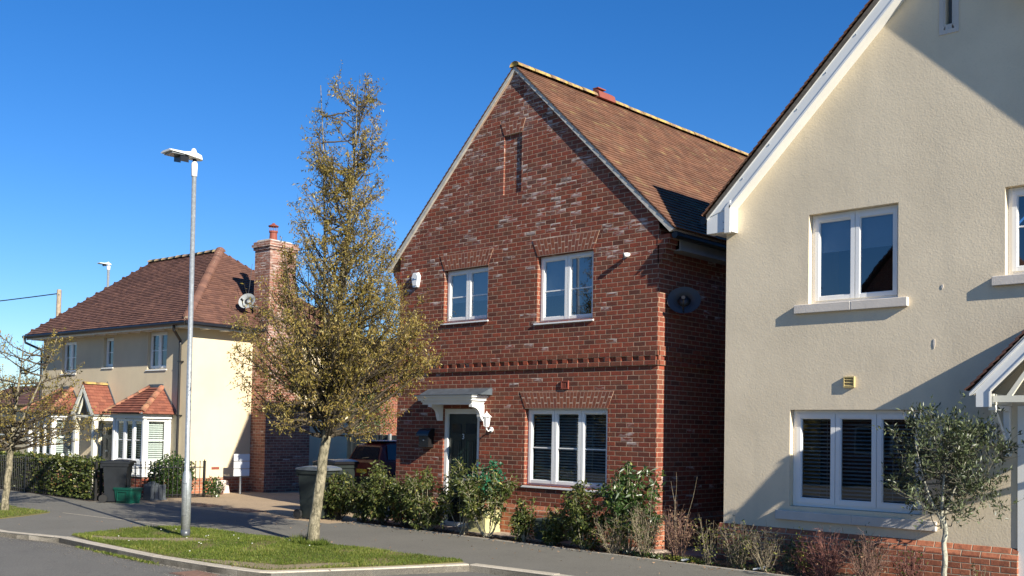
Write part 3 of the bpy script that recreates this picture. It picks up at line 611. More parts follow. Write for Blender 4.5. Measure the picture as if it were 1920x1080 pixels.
# dentil band
mb = MB(); zb = 2.85
for (z0, z1, p) in ((zb, zb + 0.072, 0.028), (zb + 0.15, zb + 0.222, 0.028), (zb + 0.225, zb + 0.297, 0.022)):
    mb.box(-15.42, -9.22 + p, VB - p, VB + 0.02, z0, z1); mb.box(-9.24, -9.22 + p, VB, 14.5, z0, z1)
mb.build("dentil_band", m_brick, B)
dco = [o for o in B.children if o.name.startswith("dentil_band")][0]; u = -15.40
while u < -9.3:
    mb = MB(); mb.box(u, u + 0.105, VB - 0.027, VB + 0.02, zb + 0.076, zb + 0.146, 0.002); mb.build("dentil", m_brickp, dco); u += 0.2245
for v in np.arange(12.9, 14.4, 0.2245): mb = MB(); mb.box(-9.23, -9.195, v, v + 0.105, zb + 0.076, zb + 0.146); mb.build("dentil", m_brickp, dco)
flat_arch(B, -14.12, -12.955, 4.765, 5.06, VB, 0.13); flat_arch(B, -11.755, -10.52, 4.79, 5.09, VB, 0.13)
flat_arch(B, -11.985, -10.175, 2.175, 2.46, VB, 0.13); flat_arch(B, niche[0], niche[1], niche[3], niche[3] + 0.24, VB, 0.09)
# corbelled kneeler at the right eave
mb = MB()
for i in range(6): mb.box(-9.24, -9.19 + 0.035 * i, VB - 0.006 * (i > 3), VB + 0.26, 4.42 + i * 0.075, 4.492 + i * 0.075)
mb.build("kneeler", m_brickp, B); mb = MB()
for i in range(6): mb.box(-15.43 - 0.035 * i, -15.38, VB - 0.006 * (i > 3), VB + 0.26, 4.42 + i * 0.075, 4.492 + i * 0.075)
mb.build("kneeler", m_brickp, B)
# roof
rl = math.hypot(3.45, 3.31); mb = MB()
tiles(mb, (-8.90, 12.845, 4.935), (0, 1, 0), (-3.45, 0, 3.31), 9.3, rl, 0.10)
tiles(mb, (-15.80, 12.845, 4.935), (0, 1, 0), (3.45, 0, 3.31), 9.3, rl, 0.10, tw=0.33)
roofB = mb.build("roof", m_tileB, B)
mb = MB(); mb.prism([(-8.93, 4.93), (-12.35, 8.22), (-15.77, 4.93), (-15.77, 4.89), (-12.35, 8.14), (-8.93, 4.89)], 1, 12.87, 22.1); mb.build("roof_lining", m_mortar, roofB)
for v0_, v1_ in ((12.83, 15.08), (15.62, 22.1)): mb = MB(); ridge_tiles(mb, (-12.35, v0_, 8.275), (-12.35, v1_, 8.275), 0.115, 0.45); mb.build("ridge", m_ridge, roofB, True)
mb = MB(); mb.prism([(-12.48, 8.24), (-12.22, 8.24), (-12.25, 8.36), (-12.32, 8.41), (-12.38, 8.41), (-12.45, 8.36)], 1, 15.1, 15.6)
mb.box(-12.42, -12.28, 15.12, 15.36, 8.43, 8.45)
mb.build("ridge_vent", m_terra, roofB)
for s in (1, -1):
    mb = MB(); f = lambda x, z: (-12.35 + s * x, z)
    mb.prism([f(0, 8.245), f(3.44, 4.925), f(3.40, 4.905), f(3.36, 4.885), f(0, 8.17)], 1, 12.855, 12.9)
    mb.build("verge", m_verge, B)
mb = MB(); mb.box(-9.02, -8.99, 13.16, 21.9, 4.66, 4.86); mb.box(-9.22, -8.99, 13.16, 21.9, 4.64, 4.66); mb.build("fascia", m_greyb, B)
gutter(B, (-8.93, 12.9, 4.84), (-8.93, 22, 4.82))
mb = MB(); mb.tube([(-8.93, 13.3, 4.8), (-9.0, 13.3, 4.62), (-9.15, 13.3, 4.5), (-9.16, 13.3, 0.0)], 0.034, 8); 
# windows
window(B, TF(Bw[0][0], VB, Bw[0][2]), 1.165, 0.975, 2, bar=0.48, glassm=m_glassd, sill='upvc', roller=0.62, label="first-floor casement window nearest the alarm box")
window(B, TF(Bw[1][0], VB, Bw[1][2]), 1.235, 1.135, 2, bar=0.47, glassm=m_glassd, sill='upvc', vent=1, roller=0.60, curtain=True, label="first-floor casement window with a net curtain")
window(B, TF(Bw[2][0], VB, Bw[2][2]), 1.81, 1.305, 3, bar=0.49, blinds=(0.048, m_blind, 0.012), sill='upvc', vent=2, label="three-light ground-floor window with slatted blinds")
# front door
fr = MB(); a, b_, c, d_ = door
fr.box(a + 0.005, a + 0.085, VB + 0.03, VB + 0.14, c, d_); fr.box(b_ - 0.085, b_ - 0.005, VB + 0.03, VB + 0.14, c, d_); fr.box(a + 0.085, b_ - 0.085, VB + 0.032, VB + 0.14, d_ - 0.09, d_)
fr.box(a - 0.02, b_ + 0.02, VB - 0.05, VB + 0.12, 0.0, c + 0.03)
fro = fr.build("door_frame", m_white, B)
dm = MB(); x0, x1 = a + 0.085, b_ - 0.085; dm.box(x0, x1, VB + 0.075, VB + 0.12, c + 0.03, d_ - 0.09)
wdh = (x1 - x0)
for i in range(2):
    xa = x0 + 0.09 + i * (wdh / 2 - 0.03); xb = xa + wdh / 2 - 0.15
    for (z0, z1) in ((0.28, 0.80), (0.95, 1.62)):
        dm.ring(xa, xb, VB + 0.066, VB + 0.076, z0, z1, 0.022); dm.bbox(xa + 0.045, xb - 0.045, VB + 0.062, VB + 0.076, z0 + 0.045, z1 - 0.045, 0.006)
dr = dm.build("door", m_door, B)
gm = MB()
for i in range(2):
    xa = x0 + 0.09 + i * (wdh / 2 - 0.03); xb = xa + wdh / 2 - 0.15
    gm.box(xa, xb, VB + 0.069, VB + 0.08, 1.72, 1.90)
gm.build("glazed_panel", m_carg, dr)
hm = MB(); hm.tube([(x1 - 0.06, VB + 0.075, 1.05), (x1 - 0.06, VB + 0.04, 1.05)], 0.02, 8); hm.build("handle", m_galv, dr); hm = MB(); hm.box(x0 + 0.25, x1 - 0.25, VB + 0.066, VB + 0.076, 0.86, 0.90); hm.build("letter_plate", m_galv, dr)
def text(name, s, size, loc, mat, parent=None, rot=(math.pi / 2, 0, 0), ext=0.002):
    cu = bpy.data.curves.new(name, 'FONT'); cu.body = s; cu.size = size; cu.align_x = 'CENTER'; cu.align_y = 'CENTER'; cu.extrude = ext
    ob = bpy.data.objects.new(name + "_src", cu); COL.objects.link(ob); dg = bpy.context.evaluated_depsgraph_get()
    me = bpy.data.meshes.new_from_object(ob.evaluated_get(dg)); bpy.data.objects.remove(ob)
    M = Matrix.Translation(Vector(loc) - (ORG_[parent.name] if parent else Vector((0, 0, 0)))) @ Matrix.Rotation(rot[2], 4, 'Z') @ Matrix.Rotation(rot[0], 4, 'X')
    me.transform(M); me.materials.clear(); me.materials.append(mat)
    o = bpy.data.objects.new(name, me); COL.objects.link(o)
    if parent: o.parent = parent; ORG_[o.name] = ORG_[parent.name]
    return o
text("number_three", "3", 0.14, ((x0 + x1) / 2, VB + 0.062, 1.66), m_white, dr)
# canopy
ca = MB()
for (z0, z1, e) in ((2.245, 2.285, 0.13), (2.285, 2.315, 0.11), (2.315, 2.35, 0.07), (2.35, 2.375, 0.05), (2.375, 2.405, 0.015)):
    ca.box(-14.45 + e, -12.87 - e, 12.47 + e, VB, z0, z1)
cno = ca.build("door_canopy", m_white, B)
ca = MB(); ca.box(-14.46, -12.86, 12.46, VB, 2.405, 2.42); ca.prism([(12.60, 2.42), (VB, 2.42), (VB, 2.545), (12.85, 2.54)], 0, -14.44, -12.79); ca.build("lead_flashing", m_lead, cno)
for u in (-14.16, -13.07):
    cb = MB(); pts = [(VB, 2.245), (12.60, 2.245), (12.60, 2.20)]
    for t in np.linspace(0, 1, 9): pts.append((12.60 + 0.20 * math.sin(t * math.pi / 2), 2.20 - 0.17 * (1 - math.cos(t * math.pi / 2))))
    pts += [(12.83, 1.95), (VB, 1.95)]
    cb.prism(pts, 0, u, u + 0.085); fix_normals(cb.build("bracket", m_white, cno))
# terracotta air brick
ab = MB(); ab.ring(-11.16, -11.0, VB - 0.025, VB + 0.01, 2.50, 2.64, 0.02)
for i in range(4): ab.box(-11.14 + i * 0.033, -11.125 + i * 0.033, VB - 0.02, VB, 2.52, 2.62)
ab.build("air_brick", m_terra, B)
# ---- things fixed to the brick house
dish("satellite_dish", (-8.96, 13.22, 3.87), (0.50, -0.80, 0.30), 0.26, (-9.22, 13.28, 3.80), "satellite dish with shade painted in, on the shaded side wall of the brick house", m_dishd)
def lantern(loc, label, mat):
    x, y, z = loc; t = thing("wall_lantern", (x, y, z), label, "wall light", None)
    m = MB(); m.tube([(x, y, z), (x, y - 0.02, z)], 0.05, 12); m.tube([(x, y - 0.02, z), (x, y - 0.09, z - 0.03), (x, y - 0.13, z + 0.01), (x, y - 0.13, z + 0.05)], 0.014, 6); m.build("arm", mat, t, True)
    m = MB(); cx_, cy_ = x, y - 0.13
    m.tube([(cx_, cy_, z + 0.045), (cx_, cy_, z + 0.065)], [0.04, 0.05], 6); m.tube([(cx_, cy_, z + 0.22), (cx_, cy_, z + 0.23), (cx_, cy_, z + 0.285), (cx_, cy_, z + 0.30), (cx_, cy_, z + 0.33)], [0.09, 0.088, 0.03, 0.012, 0.005], 6)
    for k in range(6):
        a = k * math.pi / 3 + 0.1; m.tube([(cx_ + 0.046 * math.cos(a), cy_ + 0.046 * math.sin(a), z + 0.06), (cx_ + 0.07 * math.cos(a), cy_ + 0.07 * math.sin(a), z + 0.225)], 0.006, 4)
    m.build("lantern_frame", mat, t)
    m = MB(); m.tube([(cx_, cy_, z + 0.062), (cx_, cy_, z + 0.222)], [0.042, 0.066], 6); m.build("lantern_glass", m_curt, t)
    return t
lantern((-12.79, VB, 1.80), "white coach lantern on the brick wall right of the green door", m_upvc)
t = thing("letter_box", (-14.47, VB, 1.45), "black wall-mounted letter box left of the dark green door", "letter box")
m = MB(); m.prism([(VB, 1.45), (VB - 0.13, 1.45), (VB - 0.13, 1.66), (VB, 1.70)], 0, -14.60, -14.32); m.build("body", m_black, t)
m = MB(); m.prism([(VB, 1.80)] + [(VB - 0.17 * math.sin(a), 1.66 + 0.14 * math.cos(a)) for a in np.linspace(0.15, 1.57, 6)] + [(VB, 1.655)], 0, -14.625, -14.295); m.build("lid", m_black, t)
m = MB(); m.tube([(-14.46, VB - 0.13, 1.58), (-14.46, VB - 0.138, 1.58)], 0.014, 8); m.build("lock", m_galv, t)
t = thing("alarm_box", (-14.9, VB, 4.6), "white hexagonal burglar alarm box on the upper brick wall", "alarm box")
m = MB(); hx = [(-14.965, 4.52), (-14.835, 4.52), (-14.79, 4.72), (-14.835, 4.80), (-14.965, 4.80), (-15.01, 4.72)]; m.prism(hx, 1, VB - 0.05, VB)
m.prism([(-14.9 + (a + 14.9) * 0.8, 4.68 + (b - 4.68) * 0.8) for a, b in hx], 1, VB - 0.065, VB - 0.05); m.build("casing", m_upvc, t)
m = MB(); m.prism([(-14.96, 4.66), (-14.94, 4.645), (-14.92, 4.66), (-14.92, 4.69), (-14.94, 4.70), (-14.96, 4.69)], 1, VB - 0.067, VB - 0.064); m.box(-14.91, -14.85, VB - 0.067, VB - 0.064, 4.66, 4.675); m.build("logo", m_bluem, t)
t = thing("security_camera", (-9.80, VB, 4.6), "small white security camera high on the brick wall near the right eave", "security camera")
m = MB(); m.tube([(-9.80, VB, 4.62), (-9.80, VB - 0.02, 4.62)], 0.03, 10); m.tube([(-9.80, VB - 0.02, 4.62), (-9.80, VB - 0.05, 4.61)], 0.013, 6); m.build("mount", m_upvc, t)
m = MB(); m.tube([(-9.785, VB - 0.035, 4.612), (-9.82, VB - 0.10, 4.60)], [0.036, 0.040], 12); m.build("body", m_upvc, t, True)
m = MB(); m.tube([(-9.82, VB - 0.100, 4.60), (-9.824, VB - 0.107, 4.599)], 0.028, 12); m.build("lens", m_black, t)

# ================================================================== RENDERED HOUSE (right, close)
VW = 12.85
W = thing("rendered_house", (-4.79, VW, 0), "beige rendered gabled house with white barge boards, close on the right", "house")
zw = lambda u: 8.42 - 0.983 * abs(u + 4.79)
Ww = [(-6.68, -5.43, 3.60, 4.835), (-4.13, -2.93, 3.77, 4.835), (-6.94, -5.12, 0.83, 2.155)]
wdoor = (-3.90, -2.95, 0.08, 2.15)
mb = MB()
wall_mesh(mb, [(-7.98, 0.52), (-3.985, 0.52), (-3.985, 0.0), (-1.6, 0.0), (-1.6, zw(-1.6) - 0.2), (-4.79, zw(-4.79) - 0.25), (-7.98, zw(-7.98) - 0.2)], Ww + [wdoor, (-4.84, -4.76, 7.0, 7.5)], VW, 0.12)
shell(mb, -7.98, -1.6, VW, 22.0, 5.0, (-4.79, 8.2))
mb.build("wall", m_render, W)
mb = MB()
pz = [(VW + 0.002, 0.0), (VW - 0.07, 0.0), (VW - 0.07, 0.40), (VW + 0.002, 0.525)]
mb.prism(pz, 0, -8.04, -3.975)
mb.prism([(-7.98, 0.0), (-8.04, 0.0), (-8.04, 0.40), (-7.98, 0.52)], 1, VW, 22)
mb.build("plinth", m_plinth, W)
# roof
rl = math.hypot(3.46, 3.46 * 0.983); mb = MB()
tiles(mb, (-8.25, 12.63, 5.0), (0, 1, 0), (3.46, 0, 3.40), 9.3, rl, 0.10, tw=0.165)
tiles(mb, (-1.33, 12.63, 5.0), (0, 1, 0), (-3.46, 0, 3.40), 9.3, rl, 0.10, tw=0.33)
roofW = mb.build("roof", m_tileB, W)
mb = MB(); mb.prism([(-8.20, 5.0), (-4.79, 8.36), (-1.38, 5.0), (-1.38, 4.93), (-4.79, 8.26), (-8.20, 4.93)], 1, 12.64, 22.1); mb.build("roof_lining", m_mossc, roofW)
mb = MB(); ridge_tiles(mb, (-4.79, 12.6, 8.43), (-4.79, 22.1, 8.43), 0.115, 0.45); mb.build("ridge", m_ridge, roofW, True)
for s in (-1, 1):
    f = lambda x, z: (-4.79 + s * x, z)
    mb = MB(); zz = lambda x, o: 8.42 - 0.983 * x + o
    mb.prism([f(0, zz(0, -0.15)), f(0, zz(0, -0.38)), f(3.03, zz(3.03, -0.38)), f(3.05, zz(3.05, -0.44)), f(3.14, zz(3.14, -0.30)), f(3.36, zz(3.36, -0.15))], 1, 12.655, 12.68)
    mb.prism([f(0, zz(0, -0.36)), f(0, zz(0, -0.40)), f(3.03, zz(3.03, -0.40)), f(3.03, zz(3.03, -0.36))], 1, 12.64, 12.80)
    mb.prism([f(0, zz(0, -0.11)), f(0, zz(0, -0.155)), f(3.40, zz(3.40, -0.155)), f(3.40, zz(3.40, -0.11))], 1, 12.645, 12.80)
    mb.prism([f(0, zz(0, -0.38)), f(0, zz(0, -0.395)), f(3.03, zz(3.03, -0.395)), f(3.03, zz(3.03, -0.38))], 1, 12.80, VW)
    bo = mb.build("barge_board", m_white, W)
    for x in np.arange(0.3, 3.1, 0.42): mb = MB(); mb.tube([f(x, zz(x, -0.2)) [:1] + (12.655,) + f(x, zz(x, -0.2))[1:], f(x, zz(x, -0.2))[:1] + (12.647,) + f(x, zz(x, -0.2))[1:]], 0.011, 6); mb.build("fixing_cap", m_galv, bo)
    # boxed eave end and soffit
    mb = MB(); mb.prism([f(3.01, 4.72), f(3.41, 4.72), f(3.41, 4.92), f(3.36, 4.98), f(3.01, 5.12)], 1, 12.665, 12.85)
    mb.prism([f(3.01, 4.70), f(3.10, 4.70), f(3.10, 5.06), f(3.01, 5.16)], 1, 12.64, 12.665)
    mb.box(*sorted((f(3.20, 0)[0], f(3.41, 0)[0])), 12.85, 22, 4.74, 4.76); mb.box(*sorted((f(3.39, 0)[0], f(3.41, 0)[0])), 12.85, 22, 4.76, 4.92)
    mb.build("boxed_eave", m_white, W)
    for z in (4.76, 4.86): mb = MB(); mb.tube([f(3.13, z)[:1] + (12.666,) + (z,), f(3.13, z)[:1] + (12.655,) + (z,)], 0.008, 6); mb.build("fixing_cap", m_galv, bo)
gutter(W, (-8.29, 12.7, 4.93), (-8.29, 22, 4.92))
window(W, TF(Ww[0][0], VW, Ww[0][2]), 1.25, 1.235, 2, glassm=m_glassd, vent=0, roller=0.42, y0=0.10, fw_=0.06, cw=0.055, label="first-floor casement window nearest the eave")
window(W, TF(Ww[1][0], VW, Ww[1][2]), 1.20, 1.065, 2, glassm=m_glassd, bar=0.55, y0=0.10, fw_=0.06, cw=0.055, label="first-floor casement window cut by the right edge of the picture")
window(W, TF(Ww[2][0], VW, Ww[2][2]), 1.82, 1.325, 3, blinds=(0.052, m_blind, 0.010), y0=0.10, fw_=0.065, cw=0.06, label="three-light ground-floor window with slatted blinds")
def ssill(u0, u1, z0, z1, cuts):
    m = MB(); xs = [u0] + cuts + [u1]
    for a, b in zip(xs, xs[1:]): m.bbox(a + 0.003, b - 0.003, VW - 0.06, VW + 0.10, z0, z1, 0.006)
    m.box(u0 + 0.01, u1 - 0.01, VW - 0.055, VW + 0.09, z0 + 0.004, z1 - 0.006); return m.build("window_ledge", m_stone, W)
ssill(-6.87, -5.29, 3.475, 3.595, [-6.05]); ssill(-4.27, -2.80, 3.645, 3.76, [-3.5]); ssill(-7.13, -4.92, 0.645, 0.77, [-6.02])
# slit vent window
m = MB(); m.ring(-4.915, -4.675, VW - 0.012, VW + 0.004, 6.88, 7.62, 0.055)
m.prism([(-4.86, 6.935), (-4.73, 6.935), (-4.76, 7.0), (-4.84, 7.0)], 1, VW - 0.004, VW + 0.002); m.box(-4.862, -4.842, VW - 0.004, VW + 0.003, 6.935, 7.56); m.box(-4.758, -4.73, VW - 0.004, VW + 0.003, 6.935, 7.56)
m.build("slit_window_surround", m_stone, W)
m = MB(); m.box(-4.86, -4.74, VW + 0.10, VW + 0.13, 6.98, 7.52); m.build("slit_louvre", m_slate, W)
m = MB(); m.ring(-6.15, -6.0, VW - 0.035, VW, 2.45, 2.595, 0.014)
for i in range(3): m.prism([(VW - 0.03, 2.467 + i * 0.04), (VW - 0.002, 2.49 + i * 0.04), (VW - 0.002, 2.496 + i * 0.04), (VW - 0.034, 2.474 + i * 0.04)], 0, -6.136, -6.014)
m.build("wall_vent", m_yvent, W)
for (u, z, hh) in ((-4.87, 3.69, .03), (-4.97, 2.98, .06)): m = MB(); m.prism([(u - .012, z), (u, z - hh), (u + .014, z - .01), (u + .010, z + hh), (u - .006, z + hh)], 1, VW - .006, VW + .002); m.build("filler_patch", m_stone, W)
# door
m = MB(); m.box(wdoor[0] - 0.085, wdoor[0] + 0.07, VW - 0.015, VW + 0.13, 0.0, 2.2); m.box(wdoor[1] - 0.07, wdoor[1] + 0.085, VW - 0.015, VW + 0.13, 0.0, 2.2); m.box(wdoor[0] + 0.07, wdoor[1] - 0.07, VW - 0.013, VW + 0.13, 2.08, 2.2)
fo = m.build("door_frame", m_white, W)
m = MB(); m.box(wdoor[0] + 0.07, wdoor[1] - 0.07, VW + 0.06, VW + 0.10, 0.05, 2.08); m.ring(wdoor[0] + 0.2, wdoor[1] - 0.2, VW + 0.05, VW + 0.062, 0.3, 0.95, 0.03); m.ring(wdoor[0] + 0.2, wdoor[1] - 0.2, VW + 0.05, VW + 0.062, 1.1, 1.9, 0.03)
m.build("door", m_white, W)
# gabled porch hood
P = MB(); cxp = -3.43; hw = 0.90; za = 3.28; ze_ = 2.36; VP0, VP1 = 12.16, VW
rl = math.hypot(hw, za - ze_)
for s in (-1, 1):
    tiles(P, (cxp + s * hw, VP0, ze_), (0, 1, 0), (-s * hw, 0, za - ze_), VP1 - VP0, rl, 0.1)
pr = P.build("porch_roof", m_tileH, W)
P = MB(); ridge_tiles(P, (cxp, VP0, za + 0.02), (cxp, VP1, za + 0.02), 0.10, 0.35); P.build("ridge", m_ridge, pr, True)
P = MB(); sl_ = (za - ze_) / hw
P.prism([(cxp - hw + 0.03, ze_ - 0.01), (cxp, za - 0.02), (cxp + hw - 0.03, ze_ - 0.01), (cxp + hw - 0.03, ze_ - 0.05), (cxp, za - 0.07), (cxp - hw + 0.03, ze_ - 0.05)], 1, VP0 + 0.01, VP1); P.build("porch_lining", m_verge, pr)
P = MB()
for s in (-1, 1):
    f = lambda x, z: (cxp + s * x, z); zz = lambda x, o: za - sl_ * x + o
    P.prism([f(0, zz(0, -0.09)), f(0, zz(0, -0.27)), f(0.64, zz(0.64, -0.27)), f(0.64, ze_ - 0.19), f(0.80, ze_ - 0.19), f(0.80, zz(0.80, -0.13)), f(0.86, zz(0.86, -0.10))], 1, VP0 + 0.015, VP0 + 0.04)
    P.prism([f(0, zz(0, -0.25)), f(0, zz(0, -0.275)), f(0.64, zz(0.64, -0.275)), f(0.64, zz(0.64, -0.25))], 1, VP0, VP0 + 0.06)
    P.prism([f(0, zz(0, -0.065)), f(0, zz(0, -0.092)), f(0.87, zz(0.87, -0.092)), f(0.87, zz(0.87, -0.065))], 1, VP0, VP0 + 0.06)
    P.prism([f(0.64, ze_ - 0.19), f(0.655, ze_ - 0.19), f(0.655, zz(0.655, -0.26)), f(0.64, zz(0.64, -0.26))], 1, VP0 + 0.003, VP0 + 0.05)
P.build("porch_barge_board", m_white, W)
P = MB(); P.box(cxp - 0.62, cxp + 0.62, VP0 + 0.05, VP0 + 0.10, 2.225, 2.30); P.box(cxp - 0.70, cxp - 0.62, VP0 + 0.06, VP1, 2.20, 2.32); P.box(cxp + 0.62, cxp + 0.70, VP0 + 0.06, VP1, 2.20, 2.32)
for s in (-1, 1): P.prism([(cxp + s * 0.02, za - 0.30), (cxp + s * 0.02, za - 0.36), (cxp + s * 0.42, 2.30), (cxp + s * 0.48, 2.30)], 1, VP0 + 0.05, VP0 + 0.09)
P.build("porch_beam", m_cpaint, W)
for u in (-4.13, -2.80):
    P = MB(); P.bbox(u, u + 0.075, VW - 0.07, VW, 1.60, 2.20, 0.008); P.box(u + 0.002, u + 0.073, VP0 + 0.12, VW - 0.07, 2.135, 2.195)
    P.prism([(VP0 + 0.16, 2.135), (VP0 + 0.22, 2.135), (VW - 0.07, 1.74), (VW - 0.07, 1.80 - 0.14)], 0, u + 0.01, u + 0.065); P.tube([(u + 0.037, VW - 0.07, 1.68), (u + 0.037, VW - 0.076, 1.68)], 0.012, 6)
    P.build("porch_bracket", m_white, W)
lantern((-4.25, VW, 1.76), "white coach lantern in the shade of the porch bracket on the beige wall", m_upvc)

# ================================================================== CREAM HOUSE (left)
VH = 13.24; UH = -24.15; UL = -31.94
H = thing("cream_house", (UH, VH, 0), "cream rendered house with a hipped brown roof and a brick chimney stack, at the left", "house")
H.rotation_euler = (0, 0, math.radians(4.5))
Hw = [(-30.79, -29.93, 3.23, 4.17), (-28.40, -27.88, 3.36, 4.20), (-26.12, -25.20, 3.25, 4.25)]
hdoor = (-28.50, -27.82, 0.05, 1.82)
mb = MB(); wall_mesh(mb, [(UL, 0.40), (UH, 0.40), (UH, 4.45), (UL, 4.45)], Hw + [(-28.50, -27.82, 0.42, 1.82)], VH, 0.10)
shell(mb, UL, UH, VH, 18.7, 4.45, z0=0.40)
mb.build("wall", m_cream, H)
mb = MB(); mb.box(UL - 0.02, UH + 0.02, VH - 0.02, 18.72, 0.0, 0.395); mb.build("plinth", m_plinth, H)
# hipped roof
eu0, eu1, ev0, ev1, ez = -32.25, -23.72, 12.82, 19.10, 4.40; run = (ev1 - ev0) / 2; rise = 2.52; rnl = 1.7; kl = rnl / math.hypot(run, rise); RL_ = math.hypot(rnl, rise); rl = math.hypot(run, rise); Lf = eu1 - eu0; Ls = ev1 - ev0
mb = MB(); k = run / rl
tiles(mb, (eu0, ev0, ez), (1, 0, 0), (0, run, rise), Lf, rl, 0.105, 0.165, 0.024, lambda s: (s * kl, Lf - s * k))
tiles(mb, (eu0, ev1, ez), (1, 0, 0), (0, -run, rise), Lf, rl, 0.21, 0.33, 0.024, lambda s: (s * kl, Lf - s * k))
tiles(mb, (eu1, ev0, ez), (0, 1, 0), (-run, 0, rise), Ls, rl, 0.105, 0.165, 0.024, lambda s: (s * k, Ls - s * k))
tiles(mb, (eu0, ev0, ez), (0, 1, 0), (rnl, 0, rise), Ls, RL_, 0.21, 0.33, 0.024, lambda s: (s * run / RL_, Ls - s * run / RL_))
rh = mb.build("roof", m_tileH, H)
mb = MB(); q = [(eu0, ev0, ez - .02), (eu1, ev0, ez - .02), (eu1, ev1, ez - .02), (eu0, ev1, ez - .02), (eu0 + rnl, ev0 + run, ez + rise - .02), (eu1 - run, ev0 + run, ez + rise - .02)]
mb.add(q, [(0, 1, 5, 4), (1, 2, 5), (2, 3, 4, 5), (3, 0, 4), (3, 2, 1, 0)]); mb.build("roof_lining", m_greyb, rh)
mb = MB(); ridge_tiles(mb, (eu0 + rnl - .1, ev0 + run, ez + rise + .04), (eu1 - run + .1, ev0 + run, ez + rise + .04), 0.11, 0.4); mb.build("ridge", m_ridgeH, rh, True)
mb = MB(); ridge_tiles(mb, (eu1 - 0.05, ev0 + 0.05, ez + 0.085), (eu1 - run + .05, ev0 + run - .05, ez + rise + .065), 0.11, 0.15, 0.065, cone=-0.25)
bh = mb.build("bonnet_hip", m_tileH, rh); mb = MB(); mb.tube([(eu1 - 0.08, ev0 + 0.08, ez + 0.06), (eu1 - run + .05, ev0 + run - .05, ez + rise + .04)], 0.075, 8); mb.build("hip_mortar", m_bonnet, rh)
mb = MB(); mb.box(eu0 + .03, eu1 - .03, ev0 + .02, ev0 + .05, ez - .14, ez - .03); mb.box(eu1 - .05, eu1 - .02, ev0 + .05, ev1 - .05, ez - .14, ez - .03); mb.box(eu0 + .05, eu1 - .06, ev0 + .05, VH, ez - .05, ez - .035); mb.box(UH, eu1 - .06, VH, ev1 - .1, ez - .05, ez - .035)
fo = mb.build("fascia", m_white, H)
for u in np.arange(eu0 + 0.25, eu1 - 0.2, 0.6): mb = MB(); mb.box(u, u + 0.07, ev0 + .051, VH, ez - .15, ez - .052); mb.build("rafter_foot", m_white, fo)
for v in np.arange(ev0 + 0.7, ev1 - 0.2, 0.6): mb = MB(); mb.box(UH, eu1 - .051, v, v + 0.07, ez - .15, ez - .052); mb.build("rafter_foot", m_white, fo)
gt = gutter(H, (eu0 - .02, ev0 - .04, ez - .05), (eu1 + .05, ev0 - .04, ez - .05)); gutter(H, (eu1 + .04, ev0 - .05, ez - .05), (eu1 + .04, ev1, ez - .05))
for u, l in ((-24.45, 0), (-31.85, 0)):
    mb = MB(); z = ez - .08
    mb.tube([(u + .25 if u > -30 else u - .35, ev0 - .04, z), (u + .25 if u > -30 else u - .35, ev0 - .02, z - .14), (u, VH - .09, z - .36), (u, VH - .09, z - .45), (u, VH - .09, 0.05)], 0.036, 8)
    for zz in (3.4, 2.0, 0.8): mb.box(u - .055, u + .055, VH - .12, VH, zz, zz + .03)
    mb.build("downpipe", m_black, H)
window(H, TF(Hw[0][0], VH, Hw[0][2]), 0.86, 0.94, 2, bar=0.5, sill='upvc', label="left first-floor casement window"); window(H, TF(Hw[1][0], VH, Hw[1][2]), 0.52, 0.84, 1, bar=0.5, sill='upvc', label="narrow first-floor window over the porch")
window(H, TF(Hw[2][0], VH, Hw[2][2]), 0.92, 1.00, 2, bar=0.5, sill='upvc', label="right first-floor casement window")
m = MB(); m.ring(hdoor[0], hdoor[1], VH + 0.04, VH + 0.1, 0.05, 1.82, 0.05); m.build("door_frame", m_cpaint, H)
m = MB(); m.box(hdoor[0] + .05, hdoor[1] - .05, VH + 0.06, VH + 0.1, 0.05, 1.77)
for i in range(2):
    for z0, z1 in ((0.3, 0.7), (0.8, 1.35)): m.ring(hdoor[0] + .09 + i * .26, hdoor[0] + .32 + i * .26, VH + .052, VH + .062, z0, z1, 0.02)
dd = m.build("door", m_door, H)
m = MB()
for i in range(2): m.box(hdoor[0] + .11 + i * .26, hdoor[0] + .30 + i * .26, VH + .05, VH + .062, 1.45, 1.65)
m.build("glazed_panel", m_carg, dd); m = MB(); m.box(-28.23, -28.09, VH + .045, VH + .06, 0.98, 1.02); m.build("letter_plate", m_galv, dd)
